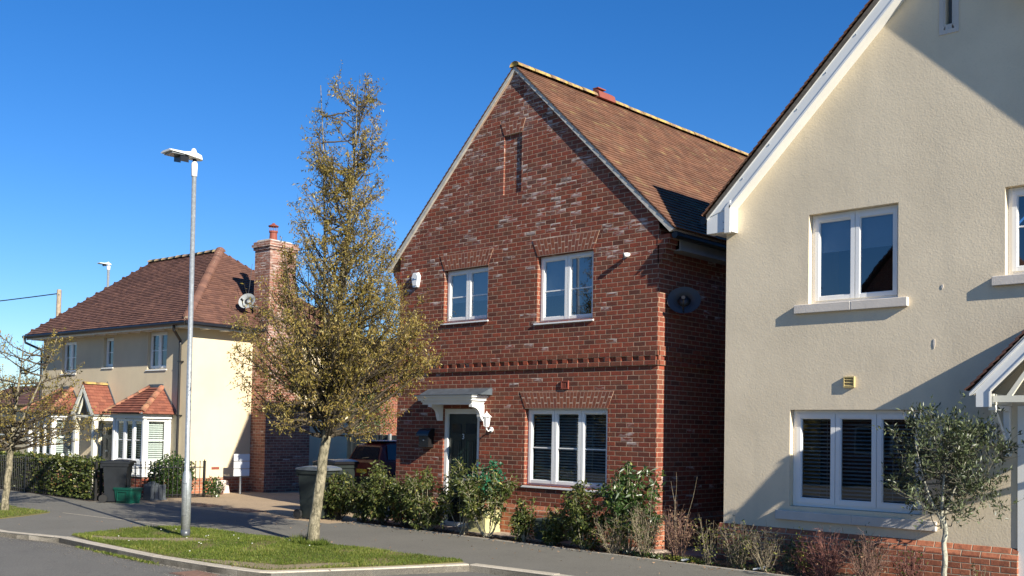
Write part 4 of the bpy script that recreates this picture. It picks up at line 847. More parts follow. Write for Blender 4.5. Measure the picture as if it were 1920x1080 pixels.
# square bays
def bay(u0, u1, label):
    v0 = 12.45; zt0 = 1.92
    m = MB(); m.box(u0, u1, v0, VH, 0.42, 0.74); m.box(u0 - .03, u1 + .03, v0 - .03, VH, 0.74, 0.79); m.box(u0, u0 + .08, v0, v0 + .08, 0.79, zt0); m.box(u1 - .08, u1, v0, v0 + .08, 0.79, zt0)
    m.box(u1 - .08, u1, VH - .08, VH, 0.79, zt0); m.box(u0, u0 + .08, VH - .08, VH, 0.79, zt0); m.box(u0 - .05, u1 + .05, v0 - .05, VH, zt0, zt0 + 0.11)
    n = int((u1 - u0) / 0.25)
    for i in range(n): m.ring(u0 + .05 + i * .25, u0 + .26 + i * .25, v0 - .012, v0, 0.46, 0.70, 0.02)
    b = m.build("bay_frame", m_white, H); b['label'] = label
    m = MB(); m.box(u0 + .03, u1 - .03, v0 + .03, VH, 0.0, 0.42); m.build("bay_base", m_brickp, b)
    window(H, TF(u0 + .08, v0 - 0.05, 0.79), u1 - u0 - .16, zt0 - .79, 3, bar=0.5, blinds=(0.06, m_blindw, 0.012), fw_=0.04, cw=0.04)
    window(H, TS(u1 + 0.05, v0 + .08, 0.79), VH - v0 - .16, zt0 - .79, 1, bar=0.5, blinds=(0.055, m_blindw, 0.020), fw_=0.04, cw=0.04)
    e0, e1, ve, zz, top = u0 - .18, u1 + .18, v0 - .20, zt0 + .12, 2.74; rn = VH - ve; rs = top - zz; R = math.hypot(rn, rs); kk = rn / R
    hr = (e1 - e0) / 2 - 0.28                                  # horizontal inset of the hips at the wall
    m = MB(); tiles(m, (e0, ve, zz), (1, 0, 0), (0, rn, rs), e1 - e0, R, 0.11, 0.2, 0.03, lambda s: (s / R * hr, e1 - e0 - s / R * hr))
    Rs = math.hypot(hr, rs)
    tiles(m, (e1, ve, zz), (0, 1, 0), (-hr, 0, rs), rn, Rs, 0.10, 0.165, 0.016, lambda s: (s / Rs * rn, rn)); tiles(m, (e0, ve, zz), (0, 1, 0), (hr, 0, rs), rn, Rs, 0.10, 0.165, 0.016, lambda s: (s / Rs * rn, rn))
    r = m.build("bay_roof", m_tileR, H)
    m = MB(); m.add([(e0, ve, zz), (e1, ve, zz), (e1, VH, zz), (e0, VH, zz), (e0 + hr, VH, top), (e1 - hr, VH, top)], [(0, 1, 5, 4), (1, 2, 5), (3, 0, 4), (3, 2, 1, 0)]); m.build("roof_lining", m_greyb, r)
    for x, sx in ((e0, 1), (e1, -1)): m = MB(); ridge_tiles(m, (x + sx * .04, ve + .03, zz + .06), (x + sx * hr, VH - .02, top + .05), 0.085, 0.36); m.build("hip_ridge", m_hipR, r, True)
    m = MB(); m.box(e0 + hr - .05, e1 - hr + .05, VH - .03, VH, top, top + .10)
    for x, sx in ((e0, 1), (e1, -1)): m.prism([(x, zz + .02), (x + sx * hr, top + .02), (x + sx * hr, top + .10), (x - sx * 0.03, zz + .10)], 1, VH - .02, VH)
    m.build("lead_flashing", m_lead, r)
bay(-26.38, -24.88, "right bay window with white blinds"); bay(-31.08, -29.66, "left bay window, half hidden by the small tree")
# gabled porch on posts
pc, ph, pe, pa, pv = -28.14, 0.62, 2.02, 2.86, 12.52
m = MB(); R = math.hypot(ph, pa - pe)
for s in (-1, 1): tiles(m, (pc + s * ph, pv, pe), (0, 1, 0), (-s * ph, 0, pa - pe), VH - pv, R, 0.10, 0.165, 0.016)
pr = m.build("porch_roof", m_tileR, H)
m = MB(); m.prism([(pc - ph, pe - .02), (pc, pa - .02), (pc + ph, pe - .02), (pc + ph, pe - .05), (pc, pa - .06), (pc - ph, pe - .05)], 1, pv + .02, VH); m.build("porch_lining", m_greyb, pr)
m = MB(); ridge_tiles(m, (pc, pv, pa + .02), (pc, VH, pa + .02), 0.085, 0.36); m.build("ridge", m_ridge, pr, True)
m = MB(); m.prism([(pc + .02, pa + .09), (pc + ph + .06, pe + .04), (pc + ph, pe - .0), (pc, pa - .02)], 1, VH - .02, VH); m.build("lead_flashing", m_lead, pr)
m = MB()
for s in (-1, 1):
    f = lambda x, z: (pc + s * x, z); sl2 = (pa - pe) / ph
    m.prism([f(0, pa - .03), f(0, pa - .20), f(ph - .14, pe - .04), f(ph, pe - .04), f(ph, pe + .0)], 1, pv, pv + .03)
    m.box(*sorted((pc + s * (ph - .18), pc + s * (ph - .06))), pv + .04, VH, pe - .18, pe - .04)
    m.box(*sorted((pc + s * (ph - .18), pc + s * (ph - .06))), pv + .06, pv + .18, 0.0, pe - .18)
    m.prism([f(0.02, pa - .30), f(0.02, pa - .38), f(0.26, pe), f(0.33, pe)], 1, pv + .04, pv + .08)
m.box(pc - .5, pc + .5, pv + .05, pv + .09, pe - .10, pe - .03); m.build("porch_frame", m_cpaint, H)
# chimney stack on the side wall
ch = MB(); C0 = 15.20
ch.box(UH - .02, -23.50, C0, 16.72, 0.0, 2.2); ch.prism([(C0, 2.2), (16.72, 2.2), (16.08, 2.75), (C0, 2.75)], 0, UH - .02, -23.50); ch.box(UH - .02, -23.50, C0, 16.08, 2.75, 6.5)
for i, p in enumerate((0.0, 0.035, 0.07, 0.035)): ch.box(UH - .02 - p, -23.50 + p, C0 - p, 16.08 + p, 6.5 + i * 0.075, 6.572 + i * 0.075)
cho = ch.build("chimney", m_chim, H)
m = MB(); m.prism([(-24.20, 6.80), (-23.47, 6.80), (-23.6, 6.86), (-24.1, 6.86)], 1, C0 + .03, 15.95); m.build("flaunching", m_verge, cho)
m = MB(); cx_, cy_ = -23.85, 15.55
m.tube([(cx_, cy_, 6.84), (cx_, cy_, 6.90), (cx_, cy_, 7.08), (cx_, cy_, 7.10), (cx_, cy_, 7.14)], [0.13, 0.11, 0.10, 0.12, 0.12], 14); m.build("chimney_pot", m_terra, cho, False)
m = MB(); m.tube([(cx_, cy_, 7.26), (cx_, cy_, 7.28), (cx_, cy_, 7.33), (cx_, cy_, 7.36)], [0.14, 0.145, 0.05, 0.03], 14)
for k_ in range(10): a = k_ * 0.628; m.tube([(cx_ + .11 * math.cos(a), cy_ + .11 * math.sin(a), 7.12), (cx_ + .11 * math.cos(a), cy_ + .11 * math.sin(a), 7.28)], 0.006, 4)
m.build("cowl", m_terra, cho)
m = MB(); m.tube([(UH, 15.1, 6.2), (-24.1, 15.0, 5.55), (-24.12, 14.95, 5.2)], 0.008, 4); m.build("cable", m_black, H)
dish("satellite_dish", (-24.13, 14.86, 5.15), (0.45, -0.82, 0.30), 0.25, (-24.1, 15.17, 5.02), "grey satellite dish fixed to the chimney over the hipped roof", m_dishg)
# low sign on a post by the side wall
t = thing("post_sign", (-23.52, 14.47, 0), "small three-panel white sign on a grey post by the cream side wall", "sign")
m = MB(); m.tube([(-23.52, 14.45, 0), (-23.52, 14.45, 1.02)], 0.025, 8); m.build("post", m_galv, t)
for i in range(3):
    m = MB(); m.box(-23.50, -23.47, 14.22, 14.68, 0.47 + i * .198, 0.645 + i * .198); m.build("panel", m_signb, t)
m = MB(); m.box(UH + .005, UH + .02, 14.0, 14.23, 0.62, 0.68); m.build("wall_vent", m_terra, H)

# ================================================================== RAILINGS, BINS, BOXES
def railing(pts, label, step=0.115, hgt=0.86):
    x0, y0 = pts[0]; t = thing("railing_fence", (x0, y0, 0), label, "fence", "black railings round the front garden of the cream house")
    a, b = Vector(pts[0] + (0,)), Vector(pts[1] + (0,)); L = (b - a).length; d = (b - a) / L
    m = MB()
    for z in (0.08, hgt - 0.12): m.tube([tuple(a + Vector((0, 0, z))), tuple(b + Vector((0, 0, z)))], 0.012, 4)
    m.build("rail", m_rail, t)
    m = MB(); n = int(L / step)
    for i in range(1, n):
        p = a + d * (i * L / n); m.tube([(p.x, p.y, 0.02), (p.x, p.y, hgt), (p.x, p.y, hgt + 0.005), (p.x, p.y, hgt + 0.025), (p.x, p.y, hgt + 0.04)], [0.010, 0.010, 0.016, 0.016, 0.005], 5)
    m.build("bar", m_rail, t)
    for q in [a, b] + ([a + d * L * k / 3 for k in (1, 2)] if L > 6 else []):
        m = MB(); m.box(q.x - .025, q.x + .025, q.y - .025, q.y + .025, 0, hgt + 0.02); m.box(q.x - .032, q.x + .032, q.y - .032, q.y + .032, hgt + 0.02, hgt + 0.035); m.tube([(q.x, q.y, hgt + .035), (q.x, q.y, hgt + .06), (q.x, q.y, hgt + .075)], [.012, .018, .005], 6); m.build("post", m_rail, t)
railing([(-34.0, 9.95), (-22.95, 10.36)], "black railings along the footpath in front of the hedge and cream house")
railing([(-22.9, 10.45), (-22.9, 13.05)], "short run of black railings beside the driveway, behind the bins")
def wheelie(loc, rz, label, body, lid, s=1.0):
    t = thing("wheelie_bin", loc, label, "bin"); t.rotation_euler = (0, 0, rz); ORG_[t.name] = Vector((0, 0, 0))
    t.scale = (1, 1, 1)
    m = MB(lambda x, y, z: (x * s, y * s, z * s)); h = 0.98
    def lvl(w0, d0, y, z): return [(-w0, y - d0, z), (w0, y - d0, z), (w0, y + d0, z), (-w0, y + d0, z)]
    L = [lvl(.21, .22, .02, .03), lvl(.225, .24, .015, .25), lvl(.26, .29, 0, .90), lvl(.285, .315, 0, .905), lvl(.29, .32, 0, h)]
    vs = [p for l in L for p in l]; fs = [(3, 2, 1, 0)] + [(k * 4 + i, k * 4 + (i + 1) % 4, k * 4 + 4 + (i + 1) % 4, k * 4 + 4 + i) for k in range(4) for i in range(4)]
    m.add(vs, fs); m.box(-.10, .10, -.285, -.26, .30, .62); m.box(-.27, .27, .30, .36, .86, .97)
    m.build("body", body, t)
    m = MB(lambda x, y, z: (x * s, y * s, z * s)); n = 8; vs = []
    for i in range(n + 1):
        y = -.36 + i * (.70 / n); z = h + .035 + .055 * math.sin(math.pi * min(1, i / n * 0.9 + .1)); wv = .305
        vs += [(-wv, y, h), (-wv, y, z - .02), (-wv + .03, y, z), (wv - .03, y, z), (wv, y, z - .02), (wv, y, h)]
    fs = [(i * 6 + k, i * 6 + k + 1, i * 6 + k + 7, i * 6 + k + 6) for i in range(n) for k in range(5)] + [(0, 1, 2, 3, 4, 5), tuple(n * 6 + k for k in (5, 4, 3, 2, 1, 0))]
    m.add(vs, fs); m.tube([(-.24, .38, h + .02), (.24, .38, h + .02)], .016, 8)
    for x in (-.24, 0, .24): m.tube([(x, .33, h + .03), (x, .385, h + .02)], .018, 6)
    m.build("lid", lid, t)
    for x in (-.27, .27):
        m = MB(lambda a, b, c: (a * s, b * s, c * s)); m.tube([(x - .025, .27, .10), (x + .025, .27, .10)], .10, 18); m.tube([(x - .03, .27, .10), (x + .03, .27, .10)], .05, 12); m.build("wheel", m_tyre, t)
    return t
wheelie((-22.42, 10.62, 0), 2.45 - math.pi * .0, "dark grey wheelie bin standing against the railings beside a green box", m_gbin, m_gbin, 0.90)
wheelie((-16.45, 11.82, 0), 1.75, "grey-green wheelie bin with a pale grey lid, behind the street tree trunk", m_bin2, m_lid, 0.97)
wheelie((-17.15, 12.75, 0), 1.6, "black-lidded wheelie bin set back behind the grey-lidded one", m_bin2, m_black, 1.06)
def rbox(name, c, w0, d0, h, rz, mat, label, cat):
    t = thing(name, (c[0], c[1], c[2] if len(c) > 2 else 0), label, cat); t.rotation_euler = (0, 0, rz); ORG_[t.name] = Vector((0, 0, 0)); return t
t = rbox("recycling_box", (-22.06, 10.70), .2, .15, .3, 0.33, None, "green plastic recycling box standing in front of the dark wheelie bin", "recycling box")
m = MB(); vs = []
for z, e in ((0, .85), (.30, 1.0), (.30, 1.08), (.345, 1.08)): vs += [(-.24 * e, -.17 * e, z), (.24 * e, -.17 * e, z), (.24 * e, .17 * e, z), (-.24 * e, .17 * e, z)]
m.add(vs, [(3, 2, 1, 0)] + [(k * 4 + i, k * 4 + (i + 1) % 4, k * 4 + 4 + (i + 1) % 4, k * 4 + 4 + i) for k in range(3) for i in range(4)] + [(12, 13, 14, 15)]); m.build("box_body", m_gbox, t)
m = MB(); m.ring(-.15, .15, -.185, -.172, .05, .27, .018); m.build("moulded_panel", m_gbox, t)
t = rbox("slatted_box", (-22.78, 11.62), .2, .2, .4, -1.45, None, "slate-grey slatted wooden tub with a curved top edge by the railings", "planter")
m = MB()
for i in range(4):
    x = -.20 + i * .102; z = (.37, .42, .42, .38)[i]; m.prism([(x, .03), (x + .085, .03), (x + .085, z + (.02, .01, -.03, -.03)[i]), (x, z)], 1, -.03, .0)
    m.box(x, x + .085, .26, .28, .03, .36)
m.box(-.20, -.18, 0, .26, .03, .33); m.box(.18, .20, 0, .26, .03, .33); m.box(-.22, .22, -.04, .3, 0, .03); m.build("slatted_side", m_slate, t)
t = rbox("square_planter", (-12.64, 12.62, 0.025), .2, .2, .4, 0.05, None, "cream-painted square planter with ring decoration beside the front door", "planter")
m = MB(); vs = []
for z, e in ((0, .98), (.05, .98), (.055, .93), (.34, .98), (.345, 1.04), (.38, 1.05), (.38, .9), (.33, .88)): vs += [(-.20 * e, -.20 * e, z), (.20 * e, -.20 * e, z), (.20 * e, .20 * e, z), (-.20 * e, .20 * e, z)]
m.add(vs, [(3, 2, 1, 0)] + [(k * 4 + i, k * 4 + (i + 1) % 4, k * 4 + 4 + (i + 1) % 4, k * 4 + 4 + i) for k in range(7) for i in range(4)] + [(28, 29, 30, 31)]); m.build("tub", m_planter, t)
m = MB(); R_ = [(.0 + .055 * math.cos(a), -.20, .24 + .055 * math.sin(a)) for a in np.linspace(0, 6.28, 17)]; m.tube(R_, .009, 5); m.build("ring", m_planter, t)
t = rbox("low_planter", (-11.02, 12.6, 0.025), .3, .2, .4, 0.0, None, "grey-green trough planter with criss-cross moulding under the ground-floor window", "planter")
m = MB(); vs = []
for z, e in ((0, .86), (.28, 1.0), (.30, 1.04), (.33, 1.04), (.33, .95)): vs += [(-.32 * e, -.17 * e, z), (.32 * e, -.17 * e, z), (.32 * e, .17 * e, z), (-.32 * e, .17 * e, z)]
m.add(vs, [(3, 2, 1, 0)] + [(k * 4 + i, k * 4 + (i + 1) % 4, k * 4 + 4 + (i + 1) % 4, k * 4 + 4 + i) for k in range(4) for i in range(4)] + [(16, 17, 18, 19)])
for a, b in (((-.25, .04), (0, .25)), ((0, .25), (.25, .04)), ((-.25, .25), (0, .04)), ((0, .04), (.25, .25))): m.tube([(a[0], -.16, a[1]), (b[0], -.165, b[1])], .01, 4)
m.build("tub", m_gplant, t)

# ================================================================== STREET LAMPS, POLE
def street_lamp(x, y, hgt, s, label, hs=1.0):
    t = thing("street_lamp", (x, y, 0), label, "street lamp", "street lamps"); lx = 0.0
    m = MB(); m.tube([(x, y, 0.0), (x, y, 0.92), (x - .005, y, 1.02), (x - .012, y, 1.06), (x - .08, y, hgt - .30)], [.072 * s, .072 * s, .06 * s, .041 * s, .036 * s], 20); m.build("column", m_galv, t, True)
    xt = x - .08
    m = MB(); m.tube([(x, y, 0.0), (x, y, 0.13)], .0735 * s, 20); m.build("base_band", m_metal, t, True)
    m = MB(); a0 = -math.pi / 2 + .55; r = .0728 * s; ps = [(x + r * math.cos(a0 + k * .13), y + r * math.sin(a0 + k * .13)) for k in range(-4, 5)]
    m.tube([(ps[0][0], ps[0][1], .35)] + [(p[0], p[1], .35) for p in ps[1:]], .003, 4); m.tube([(p[0], p[1], .86) for p in ps], .003, 4); m.tube([(*ps[0], .35), (*ps[0], .86)], .003, 4); m.tube([(*ps[-1], .35), (*ps[-1], .86)], .003, 4)
    m.build("access_door", m_metal, t)
    m = MB(); m.tube([(xt, y, hgt - .32), (xt, y, hgt - .31), (xt, y, hgt - .12), (xt, y, hgt - .08)], [.042 * s, .046 * s, .052 * s, .035 * s], 16); m.build("spigot", m_lampw, t, True)
    h = MB(); z = hgt - .02
    prof = [(.16, .03, .03), (.12, .08, .075), (.0, .11, .10), (-.15, .13, .085), (-.30, .155, .05), (-.62, .16, .03), (-.64, .16, .02)]
    vs = []
    for (yy, hw, th) in prof:
        zz = z + 0.03 * (-yy)
        hw *= hs; th *= hs * .8; yy *= .78 * hs / s
        vs += [(xt - hw, y + yy * s, zz - .015), (xt + hw, y + yy * s, zz - .015), (xt + hw, y + yy * s, zz), (xt + hw * .6, y + yy * s, zz + th), (xt - hw * .6, y + yy * s, zz + th), (xt - hw, y + yy * s, zz)]
    n = len(prof); fs = [(k * 6 + i, k * 6 + (i + 1) % 6, k * 6 + 6 + (i + 1) % 6, k * 6 + 6 + i) for k in range(n - 1) for i in range(6)] + [(0, 1, 2, 3, 4, 5), tuple((n - 1) * 6 + i for i in (5, 4, 3, 2, 1, 0))]
    h.add(vs, fs); hd = h.build("lamp_head", m_lampw, t)
    m = MB(); m.box(xt - .13, xt + .13, y - .46 * hs, y - .24 * hs, z - .022, z - .008); m.build("lens", m_lens, hd)
    m = MB(); m.tube([(xt, y - .02, z + .08), (xt, y - .02, z + .11), (xt, y - .02, z + .145), (xt, y - .02, z + .155)], [.045, .045, .03, .01], 12); m.build("photocell", m_lampw, hd, True)
    m = MB(); m.tube([(xt, y, z - .06), (xt, y, z - .0)], .03, 10); m.build("neck", m_black, hd)
    m = MB(); m.box(xt + .10, xt + .106, y - .30, y - .16, z - .12, z - .01); m.prism([(xt - .10, z - .01), (xt + .106, z - .01), (xt + .106, z - .15), (xt - .10, z - .10)], 1, y - .305, y - .297)
    m.build("glare_shield", m_black, hd)
street_lamp(-14.91, 8.2, 6.10, 1.0, "galvanised steel street lamp standing on the grass verge, tall in the foreground")
street_lamp(-54.67, 25.0, 10.5, 1.9, "distant street lamp rising behind the brown hipped roof", 1.15)
def pole(x, y, h, label):
    t = thing("telegraph_pole", (x, y, 0), label, "telegraph pole", "wooden telegraph poles"); m = MB(); m.tube([(x, y, -.3), (x, y, h - .05), (x, y, h)], [.14, .10, .085], 12); m.build("shaft", m_wood, t, True)
    m = MB(); m.tube([(x - .1, y - .05, h - .25), (x + .1, y - .05, h - .25)], .03, 6); m.build("bracket", m_metal, t)
pole(-46.5, 19.0, 7.75, "wooden telegraph pole rising behind the left end of the brown roof"); pole(-60.0, 9.0, 7.2, "wooden telegraph pole beyond the left edge of the picture")
m = MB(); A, Bq = Vector((-46.5, 18.9, 7.55)), Vector((-60.0, 9.0, 7.0)); m.tube([tuple(A.lerp(Bq, k / 14) - Vector((0, 0, 1.1 * math.sin(math.pi * k / 14) * .45))) for k in range(15)], .025, 5)
tag(m.build("overhead_cable", m_black), "black overhead cable sagging left from the telegraph pole", "cable")

# ================================================================== CAR AND BACK FENCE
cx0, cx1, cy0 = -22.95, -21.45, 17.4
t = thing("parked_car", ((cx0 + cx1) / 2, cy0 + 1.7, 0), "dark red hatchback parked on the driveway between the houses, half hidden by the hedge", "car")
cm = (cx0 + cx1) / 2; hwc = 0.74
def car_sec(y, zlo, zb, zr, wb, wr, glass_=False):
    return [(cm - wb, y, zlo), (cm - wb - .02, y, (zlo + zb) / 2), (cm - wb + .01, y, zb), (cm - wr, y, zr - .05), (cm - wr + .10, y, zr), (cm + wr - .10, y, zr), (cm + wr, y, zr - .05), (cm + wb - .01, y, zb), (cm + wb + .02, y, (zlo + zb) / 2), (cm + wb, y, zlo)]
secs = [(0.0, .30, .80, .84, .68, .66), (0.04, .22, .86, .90, .72, .66), (.22, .20, .88, 1.30, .74, .58), (.50, .2, .88, 1.40, .745, .57), (1.4, .2, .88, 1.43, .75, .575), (2.1, .2, .88, 1.36, .75, .57), (2.8, .2, .88, .92, .745, .62), (3.5, .22, .80, .82, .72, .60), (3.7, .35, .62, .66, .62, .55)]
m = MB(); vs = [p for (y, a, b, c, d_, e_) in secs for p in car_sec(cy0 + y, a, b, c, d_, e_)]; n = len(secs)
m.add(vs, [(k * 10 + i, k * 10 + (i + 1) % 10, k * 10 + 10 + (i + 1) % 10, k * 10 + 10 + i) for k in range(n - 1) for i in range(10)] + [tuple(range(9, -1, -1)), tuple(range((n - 1) * 10, n * 10))])
cb = m.build("body", m_carp, t, False); fix_normals(cb)
m = MB(); m.add([(cm - .60, cy0 + .045, .925), (cm + .60, cy0 + .045, .925), (cm + .50, cy0 + .19, 1.27), (cm - .50, cy0 + .19, 1.27)], [(0, 1, 2, 3)]); m.build("rear_window", m_carg, t)
m = MB(); m.tube([(cm - .05, cy0 + .04, .95), (cm + .22, cy0 + .06, .98)], .012, 5); m.build("wiper", m_black, t)
for sx in (-1, 1):
    m = MB(); x = lambda q: cm + sx * q
    m.add([(x(.735), cy0 + .30, .93), (x(.60), cy0 + .36, 1.33), (x(.60), cy0 + 1.05, 1.365), (x(.742), cy0 + 1.05, .93)], [(0, 1, 2, 3)]); m.add([(x(.742), cy0 + 1.12, .93), (x(.60), cy0 + 1.12, 1.365), (x(.595), cy0 + 1.95, 1.34), (x(.742), cy0 + 2.45, .93)], [(0, 1, 2, 3)]); m.build("side_window", m_carg, t)
    m = MB(); m.box(*sorted((x(.44), x(.70))), cy0 - .012, cy0 + .06, .70, .84); m.build("tail_light", m_lampred, t)
    for yy in (.62, 2.9):
        m = MB(); m.tube([(x(.60), cy0 + yy, .30), (x(.765), cy0 + yy, .30)], .30, 22); w_ = m.build("wheel", m_tyre, t); m = MB(); m.tube([(x(.77), cy0 + yy, .30), (x(.775), cy0 + yy, .30)], .19, 16); m.build("rim", m_galv, w_)
m = MB(); m.box(cm - .22, cm + .22, cy0 - .02, cy0 + .0, .56, .66); m.build("number_plate", m_plate, t)
m = MB(); m.box(cm - .70, cm + .70, cy0 - .05, cy0 + .1, .24, .46); m.build("bumper", m_black, t)
m = MB(); m.box(cm - .50, cm + .50, cy0 + .30, cy0 + 1.9, 1.425, 1.445); m.build("roof_panel", m_silver, t)
t = thing("board_fence", (-21, 22.0, 0), "dark stained close-board fence across the back of the driveway", "fence"); m = MB(); u = -29.5
while u < -15.4: m.box(u, u + .135, 21.98 + random.uniform(0, .02), 22.01, 0, 1.55 + random.uniform(-.01, .01)); u += .14
m.build("boards", m_fencew, t)
for u in (-26.6, -24.3, -22.0): m = MB(); m.box(u, u + .1, 21.9, 21.98, 0, 1.6); m.build("post", m_greyb, t)
t = thing("side_gate", (-8.5, 17.0, 0), "dark timber side gate in the shaded passage between brick and beige houses", "gate"); m = MB()
for i in range(9): m.box(-9.2 + i * .135, -9.2 + i * .135 + .128, 17.0, 17.03, 0.03, 1.85)
m.build("boards", m_fencew, t); m = MB(); m.box(-9.2, -7.98, 17.03, 17.07, .4, .5); m.box(-9.2, -7.98, 17.03, 17.07, 1.5, 1.6); m.build("rail", m_fencew, t)

# ================================================================== TREES
def tree(name, base, label, cat, group, top, cb, radf, axis, trunk_r, nb, subs, lps, leafL, leafW, lmat, bmat, leaders, lean, low_frac=0.55, hang=0.6, seed=1, twig_r=0.005, bright=0.0, fork=None, rmin=.72):
    random.seed(seed); R = np.random.default_rng(seed); bx, by, bz = base
    t = thing(name, base, label, cat, group); tr = MB(); br = MB(); C = []; D = []; rn = []
    fork = fork or cb + 0.25
    def ax(z): a, b = axis(z); return np.array((bx + a, by + b, bz + z))
    def path_lead(l):
        pts = []; rr = []
        for k in range(14):
            z = fork - .1 + (l[2] - fork + .1) * k / 13; f = min(1.0, (z - fork) / (l[2] - fork)) if z > fork else 0
            p = ax(z); p[0] += l[0] * f ** .8 + .03 * math.sin(z * 3 + l[2]); p[1] += l[1] * f ** .8 + .03 * math.cos(z * 2.3); pts.append(tuple(p)); rr.append(max(.006, trunk_r * (.62 if l is leaders[0] else .45) * (1 - f) ** .9))
        return pts, rr
    pts = []; rr = []
    for k in range(11):
        z = fork * k / 10; p = ax(z); p[0] += .012 * math.sin(k * 1.7); p[1] += .012 * math.cos(k * 2.1); pts.append(tuple(p)); rr.append(trunk_r * (1.28 if k == 0 else 1.06 if k == 1 else 1.0 - .22 * k / 10))
    pts[0] = (pts[0][0], pts[0][1], bz - .05); tr.tube(pts, rr, 14)
    LP = []
    for l in leaders:
        p, r = path_lead(l); tr.tube(p, r, 9); LP.append((np.array(p), np.array(r)))
    trunk = tr.build("trunk", bmat, t, True)
    for i in range(nb):
        lp, lr = LP[0 if random.random() < .6 else random.randrange(len(LP))]
        zt_ = lp[-1][2] - bz
        q = random.random()
        zs = cb + random.random() ** 1.3 * .9 if q < low_frac else cb + .4 + (zt_ - cb - .7) * random.random()
        pz = lp[:, 2] - bz; 
        s0 = np.array([np.interp(zs, pz, lp[:, k]) for k in range(3)]) if zs > fork else ax(zs)
        az = random.uniform(0, 2 * math.pi)
        if q < low_frac: ze = cb + .05 + random.random() ** .9 * (top - cb) * .48
        else: ze = zs + random.uniform(.35, 1.3) * (1 - .45 * (zs / top))
        ze = min(ze, zt_ + .05); Rr = radf(ze, az) * random.uniform(rmin, 1.05); e = ax(ze) + np.array((math.cos(az) * Rr, math.sin(az) * Rr, 0))
        if ze < zs + .15: zs = min(zs, ze + .02)
        s0 = ax(zs) if zs < fork else s0
        n = 8; pp = []; wob = R.normal(size=3) * .05
        for k in range(n + 1):
            f = k / n; g_ = f ** (.78); hh = f ** 1.35
            p = s0 * (1 - g_) + e * g_; p[2] = s0[2] * (1 - hh) + e[2] * hh
            p = p + wob * math.sin(f * 3.14 * 1.5) + R.normal(size=3) * .008; pp.append(p)
        L = np.linalg.norm(e - s0); r0 = min(trunk_r * .28, .007 + .010 * L)
        br.tube([tuple(p) for p in pp], [r0 * (1 - .85 * k / n) for k in range(n + 1)], 5, cap=False)
        P_ = np.array(pp); ns = max(3, int(subs * L / 1.2)); outd = np.array((math.cos(az), math.sin(az), .5))
        for j in range(ns):
            f = .22 + .78 * random.random() ** .8; idx = f * n; i0 = min(int(idx), n - 1); o = P_[i0] + (P_[i0 + 1] - P_[i0]) * (idx - i0)
            dd = outd * .5 + R.normal(size=3) * .75 + np.array((0, 0, .35)); dd /= np.linalg.norm(dd); sl_ = random.uniform(.12, .42) * (.6 + .4 * min(1, L)) * (1.15 - .3 * f)
            mid = o + dd * sl_ * .5 + R.normal(size=3) * .02; tip = o + dd * sl_ + np.array((0, 0, .05)) + R.normal(size=3) * .03
            br.tube([tuple(o), tuple(mid), tuple(tip)], [twig_r, twig_r * .75, twig_r * .35], 3, cap=False)
            kk = max(1, int(R.poisson(lps * (1.4 if o[2] - bz > top * .58 else 1.0))))
            ff = R.random(kk); c = o + (tip - o) * ff[:, None] + R.normal(size=(kk, 3)) * .018; C.append(c)
            dv = R.normal(size=(kk, 3)) * .55 + dd * .35; dv[:, 2] -= hang; D.append(dv); rn.append(np.full(kk, .5 + .22 * math.sin(i * 1.3) + bright) + R.normal(size=kk) * .22)
        kk = lps * 2; c = P_[-1] + R.normal(size=(kk, 3)) * .04; C.append(c); D.append(R.normal(size=(kk, 3)) * .5 + np.array((0, 0, -hang * .5))); rn.append(R.random(kk))
    br.build("branches", m_twig if bmat is m_bark else m_oltwig, t)
    C = np.concatenate(C); D = np.concatenate(D); rn = np.concatenate(rn); k = len(C)
    leaves("crown", C, D, R.uniform(.7, 1.25, k) * leafL, R.uniform(.7, 1.3, k) * leafW, lmat, t, rnd=rn)
    print(name, 'leaves', k); return t
def rad1(z, a): return float(np.interp(z, [1.5, 1.75, 2.2, 2.8, 3.3, 3.8, 4.3, 5.0, 5.8, 6.4, 7.0, 7.5], [.45, 1.0, 1.36, 1.58, 1.60, 1.26, .90, .72, .58, .52, .42, .24]))
# screen-right direction on the ground is (0.72, 0.69)
tree("street_tree", (-13.0, 9.26, 0), "upright street tree with olive-brown leaves on the grass verge, in front of the brick house", "tree", "street trees", 7.5, 1.62, rad1,
     lambda z: ((.2 * min(1, z / 2.5) + .025 * z) * .72, (.2 * min(1, z / 2.5) + .025 * z) * .69),   .088, 260, 16, 9, .054, .017, m_leafT, m_bark, [(.12, .12, 7.12), (-.30, -.28, 7.10), (.02, .1, 5.6), (.25, -.2, 4.8)], None, seed=5, low_frac=.46, twig_r=.0036)
def rad2(z, a): return float(np.interp(z, [1.0, 1.3, 1.8, 2.4, 2.9, 3.3, 3.7], [.8, 1.45, 1.7, 1.45, 1.2, 1.0, .4]))
tree("street_tree", (-21.32, 7.79, 0), "smaller, sparser street tree cut by the left edge of the picture", "tree", "street trees", 3.8, 1.2, rad2,
     lambda z: (.05 * z, .05 * z), .07, 72, 13, 5, .055, .022, m_leafT, m_bark, [(.0, .0, 3.5), (.5, .45, 3.45), (-.5, -.5, 3.0)], None, seed=9, low_frac=.6, bright=-.05)
def rad3(z, a): return float(np.interp(z, [.7, .9, 1.2, 1.6, 1.9, 2.2], [.3, .62, .80, .74, .52, .25])) * (1.0 + .22 * math.sin(3 * a + 1))
